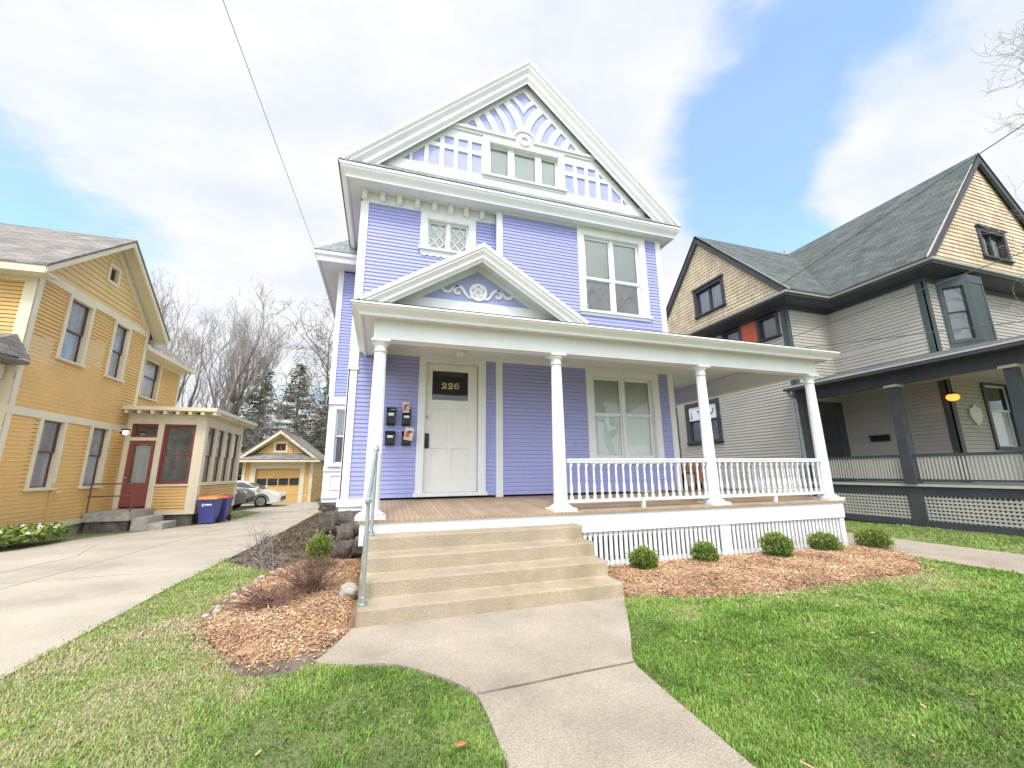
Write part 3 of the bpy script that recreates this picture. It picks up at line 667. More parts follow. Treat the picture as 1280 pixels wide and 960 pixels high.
num.stroke(DF,[(u+.082,3.014),(u+.07,3.03),(u+.048,3.033),(u+.022,3.015),(u+.012,2.98),(u+.018,2.943),(u+.045,2.926)],[.014,.009,.009,.016,.021,.016,.009],nd0,nd1)
num.stroke(DF,[(u+.045,2.926),(u+.078,2.94),(u+.088,2.958),(u+.078,2.98),(u+.048,2.99),(u+.018,2.975)],[.009,.014,.021,.014,.008,.008],nd0,nd1+.001)
num.build('house_number', M['gold'], door)
lk = MB(); lk.fbox(DF,.945,1.02,1.80,2.07,dz-.002,dz+.025); lk.lathe([(.022,0),(.026,.01),(.026,.03),(.018,.045)],(.985,2.03-dz-.03-.012,1.87),14,axis='y'); lk.build('keypad_lock', M['black'], door)
ms = MB(); ms.fbox(DF,1.32,1.485,1.915,1.965,dz-.002,dz+.008); ms.fbox(DF,1.335,1.47,1.93,1.952,dz+.008,dz+.012); ms.build('mail_slot', M['door_white'], door)
db = MB(); db.lathe([(.028,0),(.028,.012),(.014,.02)],(.983,2.03-dz-.004,2.37),12,axis='y'); db.build('deadbolt', M['galv'], door)
bb = MB(); bb.fbox(DF,.83,.865,2.02,2.10,.04,.055); bb.build('doorbell', M['white'], H)
window(H,F0,4.245,6.047,1.50,3.505,cw=.15,cols=2,rail=2.53,back='blind_pale',top_back='blind',sw=.06,pr=.04)
# --- things on the porch
lt = thing('porch_light', (1.49,1.64,3.575), 'small round white ceiling light above the front door', 'ceiling light')
m = MB(); m.lathe([(.10,3.575),(.105,3.56),(.10,3.55)],(1.49,1.64,0),24); m.build('mount', M['white'], lt, smooth=40)
m = MB(); m.lathe([(.088,3.55),(.095,3.52),(.085,3.48),(.05,3.455),(.005,3.45)],(1.49,1.64,0),24); m.build('lamp_shade', M['lamp_glass'], lt, smooth=60)
def mailbox(x, z, w_, h, label, open_=False, lab2=False):
    t_ = thing('mailbox', (x,2.01,z), label, 'mailbox', 'mailboxes beside the front door')
    m = MB(); m.prism(Fr((x-w_/2,2.015,0),(0,-1,0),(-1,0,0)),[(0,z),(.07,z),(.10,z+.03),(.10,z+h*.70),(0,z+h*.9)],-w_,0); m.build('box', M['black'], t_)
    m = MB()
    if open_: m.prism(Fr((x-w_/2-.004,2.015,0),(0,-1,0),(-1,0,0)),[(0,z+h*.9),(.012,z+h*.9),(.018,z+h*1.15),(.006,z+h*1.15)],-w_-.008,0)
    else: m.prism(Fr((x-w_/2-.004,2.015,0),(0,-1,0),(-1,0,0)),[(0,z+h*.905),(.115,z+h*.70),(.115,z+h*.73),(.05,z+h*.96),(0,z+h)],-w_-.008,0)
    m.build('lid', M['black'], t_)
    m = MB(); m.box(x-w_*.30,x+w_*.30,1.909,1.914,z+h*.50,z+h*.66); m.build('name_label', M['label'], t_)
    if lab2: m = MB(); m.box(x-w_*.1,x+w_*.42,1.93,1.936,z+h*.78,z+h*.86); m.build('name_label', M['label'], t_)
    return t_
mailbox(.335,2.195,.155,.325,'black mailbox with two white labels and its lid shut, beside the porch column',lab2=True)
mailbox(.335,1.845,.165,.255,'shorter black mailbox with one label, below the two-label box')
mailbox(.60,2.195,.15,.26,'black mailbox holding a red and white flyer upright, nearest the door frame on top',open_=True)
mailbox(.615,1.845,.155,.22,'black mailbox nearly covered by a drooping newspaper, nearest the door frame below',open_=True)
def flyer(x, z, w_, h, tilt, label, y=1.93, lean=.03):
    t_ = thing('flyer', (x,y,z), label, 'flyer'); f = Fr((x,y,z),(math.cos(tilt),0,0),(0,-1,0))
    ct,st = math.cos(tilt),math.sin(tilt); R_ = lambda u,v: (u*ct-v*st, u*st+v*ct)
    f = Fr((x,y,z),(1,0,0),(0,-1,0)); m = MB(); n_ = 5
    for i in range(n_):
        a,b_ = h*i/n_, h*(i+1)/n_; da,db_ = lean*math.sin(3*i/n_), lean*math.sin(3*(i+1)/n_)
        for s0,s1 in ((-w_/2,w_/2),):
            p = [R_(s0,a),R_(s1,a),R_(s1,b_),R_(s0,b_)]
            m.hexa([f.p(*p[0],da),f.p(*p[1],da),f.p(*p[1],da-.006),f.p(*p[0],da-.006),f.p(*p[3],db_),f.p(*p[2],db_),f.p(*p[2],db_-.006),f.p(*p[3],db_-.006)])
    m.build('sheet', M['paper'], t_)
    m = MB()
    for (a,b_,c,d) in ((-.35,.1,.2,.75),(-.1,.4,.55,.8)):
        p = [R_(w_*a,h*c),R_(w_*b_,h*(c+.1)),R_(w_*b_*.8,h*d),R_(w_*a,h*d*.9)]; m.prism(f,p,lean*.9+.002,lean*1.0+.006)
    m.build('printed_picture', M['paper_red'], t_)
flyer(.585,2.42,.115,.19,.05,'small red and white flyer sticking up out of the top mailbox')
flyer(.63,1.93,.15,.22,-.17,'creased colour newspaper hanging out of the lower mailbox',y=1.885)
cabinet = thing('wooden_chair', (7.65,2.9,.915), 'orange-brown wooden chair standing on the porch behind the railing', 'chair')
m = MB(); m.box(7.36,7.94,2.62,3.12,1.26,1.31); m.build('seat', M['wood_orange'], cabinet)
m = MB(); m.box(7.36,7.94,3.08,3.12,1.31,1.52); m.build('backrest', M['wood_orange'], cabinet)
m = MB(); m.box(7.36,7.94,2.62,2.65,1.06,1.26); m.build('apron_board', M['wood_orange'], cabinet)
for a in (7.37,7.88):
    for c in (2.63,3.07): m = MB(); m.box(a,a+.05,c,c+.045,.915,1.26); m.build('leg', M['black'], cabinet)
# --- concrete steps and pipe rail
ST = MB(); fy = [-1.275,-.965,-.655,-.345]; zt4 = [.162,.324,.486,.648]
prof = [(fy[0],-.05)]
for k_ in range(4):
    prof.append((fy[k_],zt4[k_])); prof.append((fy[k_+1] if k_ < 3 else -.004, zt4[k_]))
prof.append((-.004,-.05))
XS0,XS1 = .065,2.815; nx = 60
for i in range(nx+1):
    for (yy,zz) in prof:
        x = XS0+(XS1-XS0)*i/nx; ST.V.append((x, yy+.006*mnoise.noise(Vector((x*3,yy*5,zz*7)))*(1 if yy < -.1 else 0), zz+.004*mnoise.noise(Vector((x*2.3,yy*4,9)))*(1 if zz > 0 else 0)))
kp = len(prof)
for i in range(nx):
    for j in range(kp):
        j2 = (j+1) % kp; ST.F.append((i*kp+j,i*kp+j2,(i+1)*kp+j2,(i+1)*kp+j))
ST.F.append(tuple(range(kp))); ST.F.append(tuple(range((nx+1)*kp-1,nx*kp-1,-1)))
so = ST.build('concrete_steps', M['concrete_tan'], None, loc=(1.44,-.6,0)); tag(so,'four broad tan concrete steps leading up to the porch','steps')
bv = so.modifiers.new('worn_edges','BEVEL'); bv.width = .014; bv.segments = 2; bv.limit_method = 'ANGLE'
hr = thing('handrail', (.115,-1.14,.162), 'galvanised pipe handrail on the edge of the concrete steps', 'handrail')
m = MB(); m.tube([(.115,-1.12,.165),(.112,-1.12,1.10)],.021,12); m.lathe([(.05,.163),(.05,.175),(.03,.18),(.03,.23),(.021,.235)],(.115,-1.12,0),16); m.build('post', M['galv'], hr, smooth=40)
m = MB(); m.tube([(.145,-.15,.65),(.148,-.15,1.66)],.021,12); m.lathe([(.045,.65),(.045,.66),(.03,.665),(.03,.70),(.021,.705)],(.146,-.15,0),16); m.build('post', M['galv'], hr, smooth=40)
m = MB(); m.tube([(.108,-1.19,1.085),(.112,-1.12,1.115),(.148,-.15,1.66),(.150,-.09,1.695)],.021,12)
for p_,r_ in (((.112,-1.12,1.105),.034),((.148,-.15,1.655),.034)): m.lathe([(.01,-r_),(r_*.8,-r_*.6),(r_,0),(r_*.8,r_*.6),(.01,r_)],p_,12)
m.build('rail', M['galv'], hr, smooth=40)
# ------------------------------------------------------------------ the yellow house
def xform(v): return v
Y = thing('yellow_house', (-9,9,-.1), 'yellow clapboard house with cream trim, maroon sashes and a glazed entry porch', 'house')
YX = -7.6; YF = Fr((YX,0,0),(0,1,0),(1,0,0)); YS = Fr((0,6.07,0),(1,0,0),(0,-1,0)); YW = Fr((-8.0,0,0),(0,1,0),(1,0,0))
ya,yb,ym = 6.07,10.8,8.435; zgb = 6.02
m = MB()
m.siding(YF,.2,2.72,ya+.1,yb-.1,ex=.095,t=.018,gap=.0115,holes=[(7.15,7.85,1.1,2.75),(8.95,9.69,1.1,2.75)])
m.siding(YF,2.90,5.93,ya+.1,yb-.1,ex=.095,t=.018,gap=.0115,holes=[(7.15,7.97,4.27,5.9),(9.05,9.74,4.24,5.9)])
m.siding(YW,-.1,5.6,yb,14.45,ex=.095,t=.018,gap=.0115,holes=[(11.72,12.82,4.1,5.62)])
m.siding(YS,.2,5.9,-14,YX-.1,holes=[(-10.55,-9.65,4.6,5.7),(-12.85,-11.95,4.6,5.7)],ex=.095,t=.018,gap=.0115)
m.box(-14,-8.01,14.47,14.53,-.4,5.6); m.box(-7.99,YX,yb-.03,yb,-.4,6.0)
m.build('wall', M['yellow'], Y)
m = MB(); m.siding(YF,6.12,8.1,lambda z: ya+.1+(z-6.05)*1.23,lambda z: yb-.1-(z-6.05)*1.23,ex=.15,t=.018,gap=.012,holes=[(8.33,8.72,6.92,7.36)])
m.build('gable_wall', M['yellow_pale'], Y)
m = MB()
m.fbox(YF,ya-.02,ya+.17,.2,6.02,-.02,.03); m.fbox(YF,yb-.13,yb+.02,.2,6.02,-.02,.03); m.fbox(YS,YX-.19,YX+.03,.2,5.95,-.02,.03)
m.fbox(YF,ya-.02,yb+.02,2.72,2.90,-.02,.036); m.fbox(YF,ya-.02,yb+.02,5.92,6.12,-.02,.04); m.fbox(YF,ya-.02,yb+.02,.10,.22,-.02,.04)
m.fbox(YS,-14,YX+.03,3.45,3.62,-.02,.036); m.fbox(YS,-14,YX+.03,5.75,5.98,-.02,.04)
m.fbox(YW,14.33,14.47,-.1,5.65,-.02,.03); m.fbox(YW,yb,14.47,5.42,5.62,-.02,.035)
m.rake(YF,ya-.02,6.12,ym,6.12+(ym-ya)*.80,yb+.02,6.12,[(-.02,-.06),(.045,-.06),(.045,.17),(-.02,.17)],6.05)
m.build('trim', M['cream'], Y)
m = MB(); ov = Fr((YX+.42,0,0),(0,1,0),(1,0,0))
m.rake(ov,5.62,6.0,ym,8.22,11.25,6.0,[(0,0),(0,.14),(-.03,.17),(-.06,.17),(-.06,.06),(-.44,.06),(-.44,0)],5.70)
m.box(-14,YX+.40,5.60,5.64,5.83,6.0); m.box(-14,YX+.38,5.64,6.07,5.86,5.9); m.box(-14,YX+.36,11.22,11.26,5.83,6.0)
m.box(-7.52,-7.56,yb,14.75,5.53,5.68); m.box(-8.0,-7.56,yb+.02,14.75,5.58,5.61)
m.build('eaves', M['cream'], Y)
m = MB()
for e_ in (5.58,11.29): m.hexa([(-15,e_,6.0),(YX+.44,e_,6.0),(YX+.44,ym,8.24),(-15,ym,8.24),(-15,e_,6.05),(YX+.44,e_,6.05),(YX+.44,ym,8.30),(-15,ym,8.30)])
m.face([(-7.5,10.9,5.70),(-7.5,14.8,5.70),(-9.5,14.8,7.2),(-9.5,10.9,7.2)])
m.build('roof', M['shingle_brown'], Y)
m = MB()  # hood over the street-side bay
m.face([(-14,4.55,3.82),(-7.35,4.55,3.82),(-7.7,6.07,4.5),(-14,6.07,4.5)]); m.face([(-7.35,4.55,3.82),(-7.35,6.05,3.9),(-7.7,6.07,4.5)])
m.hexa([(-14,4.55,3.78),(-7.35,4.55,3.78),(-7.35,6.03,3.78),(-14,6.03,3.78),(-14,4.55,3.82),(-7.35,4.55,3.82),(-7.35,6.03,3.86),(-14,6.03,3.86)])
m.build('hood_roof', M['shingle_brown'], Y)
m = MB(); m.box(-14,-7.72,4.95,6.0,3.45,3.76); m.build('hood_frieze', M['cream'], Y)
m = MB(); YB = Fr((0,5.0,0),(1,0,0),(0,-1,0)); m.siding(YB,.2,3.45,-14,-7.85,holes=[(-10.15,-9.25,1.05,2.75),(-12.55,-11.65,1.05,2.75)],ex=.095,t=.018,gap=.0115); m.siding(Fr((-7.80,0,0),(0,1,0),(1,0,0)),.2,3.45,5.0,6.05,ex=.095,t=.018,gap=.0115); m.build('bay_wall', M['yellow'], Y)
wk = dict(trim='cream',sash='maroon_sash',back='curtain',sw=.028,pr=.045)
window(Y,YF,7.08,8.04,4.20,5.95,cw=.085,rail=5.05,**wk); window(Y,YF,8.98,9.81,4.17,5.95,cw=.085,rail=5.05,**wk)
window(Y,YF,7.06,7.94,1.03,2.80,cw=.085,rail=1.95,**wk); window(Y,YF,8.88,9.76,1.02,2.80,cw=.085,rail=1.93,**wk)
window(Y,YF,8.25,8.80,6.84,7.44,cw=.09,sill=False,trim='cream',sash='maroon_sash',back='maroon_sash',sw=.04,name='attic_window')
window(Y,YW,11.66,12.88,4.04,5.66,cw=.085,rail=4.85,**wk)
window(Y,YS,-10.6,-9.6,4.55,5.75,cw=.085,rail=5.1,**wk); window(Y,YS,-12.9,-11.9,4.55,5.75,cw=.085,rail=5.1,**wk); window(Y,YB,-10.2,-9.2,1.0,2.8,cw=.085,rail=1.9,**wk); window(Y,YB,-12.6,-11.6,1.0,2.8,cw=.085,rail=1.9,**wk)
m = MB(); m.box(-7.98,-7.63,6.1,14.4,-.6,.12); m.box(-13.9,-7.7,5.1,6.2,-.6,.2); m.build('foundation', M['stone_pale'], Y)
# glazed entry porch
yp0,yp1,xp1 = 10.6,14.4,-5.47; SF = Fr((0,yp0,0),(1,0,0),(0,-1,0)); SR = Fr((xp1,0,0),(0,1,0),(1,0,0))
m = MB(); m.siding(SF,.24,1.04,-6.62,-5.66,ex=.095,t=.018,gap=.0115); m.siding(SR,.24,1.04,10.75,14.3,ex=.095,t=.018,gap=.0115); m.box(-7.6,xp1-.01,14.36,14.42,-.3,3.3); m.build('entry_porch_wall', M['yellow'], Y)
m = MB()
for a,b_ in ((-7.66,-7.46),(-6.76,-6.60),(-5.72,-5.46)): m.fbox(SF,a,b_,.2,3.05,-.1,.03)
m.fbox(SF,-7.66,-5.46,3.0,3.34,-.1,.032); m.fbox(SF,-7.47,-6.74,2.46,2.56,-.1,.025); m.fbox(SF,-6.62,-5.70,1.02,1.08,-.1,.05); m.fbox(SF,-7.66,-5.46,.14,.25,-.1,.034)
m.fbox(SR,10.57,10.80,.2,3.05,-.1,.03); m.fbox(SR,14.2,14.42,.2,3.05,-.1,.03); m.fbox(SR,10.6,14.42,3.0,3.34,-.1,.032); m.fbox(SR,10.6,14.42,1.02,1.08,-.1,.05); m.fbox(SR,10.6,14.42,.14,.25,-.1,.034)
for i in (1,2,3): m.fbox(SR,10.8+i*.85-.06,10.8+i*.85+.06,1.05,3.02,-.08,.028)
m.build('entry_porch_frame', M['cream'], Y)
window(Y,SF,-6.60,-5.72,1.08,3.0,cw=.035,rail=2.02,trim='maroon',sash='maroon',back='porch_reflect',sill=False,sw=.04,pr=.012)
window(Y,SF,-7.46,-6.76,2.56,3.0,cw=.035,trim='maroon',sash='maroon',back='room',sill=False,sw=.03,pr=.012,name='transom_window')
for i in range(4): window(Y,SR,10.8+i*.85+.05,10.8+(i+1)*.85-.05,1.08,3.0,cw=.03,rail=2.0,trim='cream',sash='maroon_sash',back='blind_mauve',sill=False,sw=.03,pr=.012)
m = MB(); m.box(-7.7,-5.05,10.12,14.85,3.40,3.52); m.build('entry_porch_roof', M['cream'], Y)
for x in [-7.5+i*.34 for i in range(8)]: m = MB(); m.box(x-.05,x+.05,10.16,10.57,3.29,3.40); m.build('bracket', M['cream'], Y)
for y in [10.55+i*.36 for i in range(12)]: m = MB(); m.box(-5.44,-5.09,y-.05,y+.05,3.29,3.40); m.build('bracket', M['cream'], Y)
m = MB()
for a,b_,c,d in ((-7.46,-7.34,.42,2.46),(-6.88,-6.76,.42,2.46),(-7.34,-6.88,.42,1.12),(-7.34,-6.88,2.34,2.46)): m.fbox(SF,a,b_,c,d,-.06,-.01)
dd = m.build('door', M['maroon'], Y)
m = MB(); m.face([SF.p(-7.34,1.12,-.03),SF.p(-6.88,1.12,-.03),SF.p(-6.88,2.34,-.03),SF.p(-7.34,2.34,-.03)]); m.build('pane', M['glass'], dd)
m = MB(); m.fbox(SF,-7.34,-6.88,1.12,2.34,-.2,-.18); m.build('curtain', M['curtain'], dd)
m = MB(); m.lathe([(.012,0),(.03,.02),(.03,.045),(.01,.06)],(-7.40,yp0-.0,1.30),10,axis='y'); m.build('handle', M['galv'], dd)
m = MB(); m.box(-7.58,-5.5,10.65,14.3,-.5,.14); m.build('entry_porch_base', M['stone'], Y)
wl_ = thing('wall_lamp', (-7.5,10.25,2.72), 'round lit lamp on the yellow wall beside the maroon door', 'wall lamp')
m = MB(); m.tube([(-7.58,10.25,2.66),(-7.45,10.25,2.70)],.03,8); m.lathe([(.03,2.80),(.10,2.78),(.11,2.74),(.03,2.74)],(-7.42,10.2,0),14); m.build('bracket', M['black'], wl_, smooth=40)
m = MB(); m.lathe([(.02,2.60),(.05,2.61),(.075,2.66),(.07,2.73),(.02,2.74)],(-7.42,10.2,0),16); m.build('lamp_shade', M['floodlight'], wl_, smooth=70)
sp = thing('entry_stoop', (-7.0,9.9,-.2), 'low weathered stone stoop with two steps at the maroon door', 'steps')
m = MB(); m.box(-7.55,-6.5,9.2,10.55,.12,.36); m.build('landing', M['stone_pale'], sp)
m = MB(); m.box(-7.5,-6.55,9.25,10.5,-.3,.12); m.build('base', M['stone'], sp)
m = MB(); m.box(-6.5,-6.12,9.35,10.3,-.3,.18); m.build('tread', M['stone_pale'], sp)
m = MB(); m.box(-6.12,-5.75,9.35,10.25,-.3,.0); m.build('tread', M['stone_pale'], sp)
ir = thing('iron_railing', (-7.0,9.25,.36), 'rusty iron pipe railing along the edge of the stone stoop', 'railing')
m = MB(); m.tube([(-7.55,9.25,1.14),(-6.52,9.25,1.14),(-6.52,9.25,.36)],.022,8); m.tube([(-7.55,9.25,.80),(-6.52,9.25,.80)],.018,8); m.build('rail', M['steel_dark'], ir, smooth=40)
m = MB(); m.tube([(-7.5,9.25,.36),(-7.5,9.25,1.14)],.02,8); m.build('post', M['steel_dark'], ir, smooth=40)
wp = MB(); wp.box(-7.60,-7.545,7.85,7.92,.15,1.2); wp.lathe([(.03,0),(.06,.03),(.02,.08)],(-7.53,8.0,.95),10,axis='x'); tag(wp.build('wall_pipe', M['yellow'], None, loc=(-7.57,7.9,.15)),'thin yellow painted pipe with a tap on the clapboard wall between windows','pipe')
def planter(name, c, rx, ry, n, label, flowers, hgt):
    t_ = thing(name, c, label, 'plant'); V=[];F=[]; A=[]
    for i in range(n):
        a = random.uniform(0,2*PI); r = random.random()**.5
        p = Vector((c[0]+rx*r*math.cos(a), c[1]+ry*r*math.sin(a), c[2]+hgt*random.uniform(.05,1)*(1-.5*r)))
        d = Vector((random.gauss(0,1),random.gauss(0,1),random.gauss(.5,.6))).normalized(); s_ = d.orthogonal().normalized()*random.uniform(.02,.04); l = d*random.uniform(.06,.13)
        b_ = len(V); V += [p-s_*.3,p+l*.5-s_,p+l,p+l*.5+s_]; F.append((b_,b_+1,b_+2,b_+3)); A.append(random.random())
    raw_mesh('foliage', [tuple(v) for v in V], F, M['boxwood'], A, t_)
    m = MB()
    for i in range(flowers):
        a = random.uniform(0,2*PI); r = random.random()**.5; p = (c[0]+rx*r*math.cos(a), c[1]+ry*r*math.sin(a), c[2]+hgt*(1.02-.45*r))
        lump(m,p,(.045,.045,.03),i,1,.3)
    m.build('flowers', M['petal'], t_, smooth='all')
planter('flowering_plant',(-7.12,6.55,.0),.42,1.15,2600,'low leafy plant with white flowers along the yellow wall',16,.36)
# recycling carts
def cart(x, y, z, lid, label, mark=True, rz=0.0, sc=1.0):
    t_ = thing('recycling_bin', (x,y,z), label, 'bin', 'wheeled bins beside the driveway'); m = MB(); h = .80
    a,b_ = .19,.26
    m.hexa([(x-a,y-.2,z+.06),(x+a,y-.2,z+.06),(x+a,y+.22,z+.06),(x-a,y+.22,z+.06),(x-b_,y-.28,z+h),(x+b_,y-.28,z+h),(x+b_,y+.30,z+h),(x-b_,y+.30,z+h)])
    m.box(x-b_-.015,x+b_+.015,y-.30,y+.32,z+h-.05,z+h); m.build('bin_body', M['blue_bin'], t_)
    m = MB(); m.hexa([(x-b_-.02,y-.32,z+h),(x+b_+.02,y-.32,z+h),(x+b_+.02,y+.33,z+h),(x-b_-.02,y+.33,z+h),(x-b_+.03,y-.27,z+h+.07),(x+b_-.03,y-.27,z+h+.07),(x+b_-.03,y+.30,z+h+.09),(x-b_+.03,y+.30,z+h+.09)]); m.build('lid', M[lid], t_)
    for sx in (-1,1):
        m = MB(); m.lathe([(.03,-.025),(.10,-.025),(.105,0),(.10,.025),(.03,.025)],(x+sx*(a+.05),y+.25,z+.10),18,axis='x'); m.build('wheel', M['rubber'], t_, smooth=40)
    m = MB(); m.tube([(x-b_+.05,y+.30,z+h-.02),(x-b_+.05,y+.40,z+h),(x+b_-.05,y+.40,z+h),(x+b_-.05,y+.30,z+h-.02)],.015,8); m.build('handle', M['blue_bin'], t_, smooth=40)
    if mark:
        f = Fr((x,y-.262,z+.62),(1,0,0),(0,-1,-.09)); m = MB()
        m.stroke(f, arcpts(-.10,0,.032,20,320,16), .022, -.004,.012)
        m.prism(f,[(-.05,-.02),(.13,-.015),(.13,.02),(-.05,.025)],-.004,.010)
        for q in range(4): m.fbox(f,-.04+q*.04,-.02+q*.04,.024,.036,-.004,.009)
        m.build('printed_mark', M['label'], t_)
    return t_
cart(-5.08,10.75,-.21,'orange_lid','blue wheeled bin with an orange lid beside the glazed entry porch')
cart(-5.02,11.55,-.225,'red_lid','blue wheeled bin with a red lid standing behind the orange-lidded one',False)
# ------------------------------------------------------------------ garage and cars
gy = 24.5; G = thing('garage', (-5.9,gy,-.45), 'small yellow gabled garage with a panelled overhead door at the drive end', 'garage')
GF = Fr((0,gy,0),(1,0,0),(0,-1,0)); gx0,gx1,gxc,gz0 = -8.05,-4.05,-6.05,-.46
def gp_(u,v,y=gy): return None
m = MB(); m.siding(GF,gz0,2.15,gx0,gx1,ex=.12,gap=.014,holes=[(-7.45,-4.65,-.5,1.75)]); m.siding(GF,2.2,4.0,lambda z: gx0+(z-2.1)*1.17,lambda z: gx1-(z-2.1)*1.17,ex=.12,gap=.014,holes=[(-6.40,-5.70,2.76,3.36)])
m.siding(Fr((gx1,0,0),(0,1,0),(1,0,0)),gz0,2.15,gy,gy+6.5,ex=.12,gap=.014); m.siding(Fr((gx0,0,0),(0,-1,0),(-1,0,0)),gz0,2.15,-gy-6.5,-gy,ex=.12,gap=.014); m.box(gx0,gx1,gy+6.45,gy+6.5,gz0,2.2)
m.build('wall', M['yellow'], G)
m = MB(); m.fbox(GF,-7.62,-7.32,gz0,1.75,-.05,.05); m.fbox(GF,-4.78,-4.50,gz0,1.75,-.05,.05); m.fbox(GF,-7.62,-4.5,1.70,2.12,-.05,.055)
m.fbox(GF,gx0-.02,gx0+.16,gz0,2.12,-.02,.04); m.fbox(GF,gx1-.16,gx1+.02,gz0,2.12,-.02,.04); m.fbox(GF,gx0-.45,gx1+.45,2.10,2.22,-.02,.62)
m.rake(Fr((0,gy-.45,0),(1,0,0),(0,-1,0)),gx0-.45,2.22,gxc,4.12,gx1+.45,2.22,[(0,0),(0,.2),(-.05,.22),(-.05,.06),(-.5,.06),(-.5,0)],2.22)
m.rake(GF,gx0,2.50,gxc,3.92,gx1,2.50,[(.03,-.05),(.03,.15),(-.02,.15),(-.02,-.05)],2.5)
m.build('trim', M['cream'], G)
m = MB(); s_ = 1.92/(2.45+.02)
for x in (gx0-.48,gx1+.48): m.hexa([(x,gy-.47,2.20),(gxc,gy-.47,4.14),(gxc,gy+7,4.14),(x,gy+7,2.20),(x,gy-.47,2.26),(gxc,gy-.47,4.20),(gxc,gy+7,4.20),(x,gy+7,2.26)])
m.hexa([(gx0-.4,gy-.62,2.23),(gx1+.4,gy-.62,2.23),(gx1+.2,gy-.0,2.62),(gx0-.2,gy,2.62),(gx0-.4,gy-.62,2.27),(gx1+.4,gy-.62,2.27),(gx1+.2,gy-.0,2.66),(gx0-.2,gy,2.66)])
m.build('roof', M['shingle_brown'], G)
m = MB(); m.fbox(GF,-7.32,-4.78,gz0,1.70,-.14,-.10)
for z in (.07,.60,1.13): m.fbox(GF,-7.32,-4.78,z-.012,z+.012,-.14,-.085)
gd = m.build('overhead_door', M['yellow'], G)
for i in range(4):
    a = -7.24+i*.62; m = MB(); m.fbox(GF,a,a+.54,.66,1.08,-.10,-.07); m.build('door_pane', M['carglass'], gd)
window(G,GF,-6.45,-5.65,2.72,3.40,cw=.10,trim='cream',sash='maroon_sash',back='maroon_sash',sill=False,sw=.05,cols=2,mull=.02,name='attic_window')
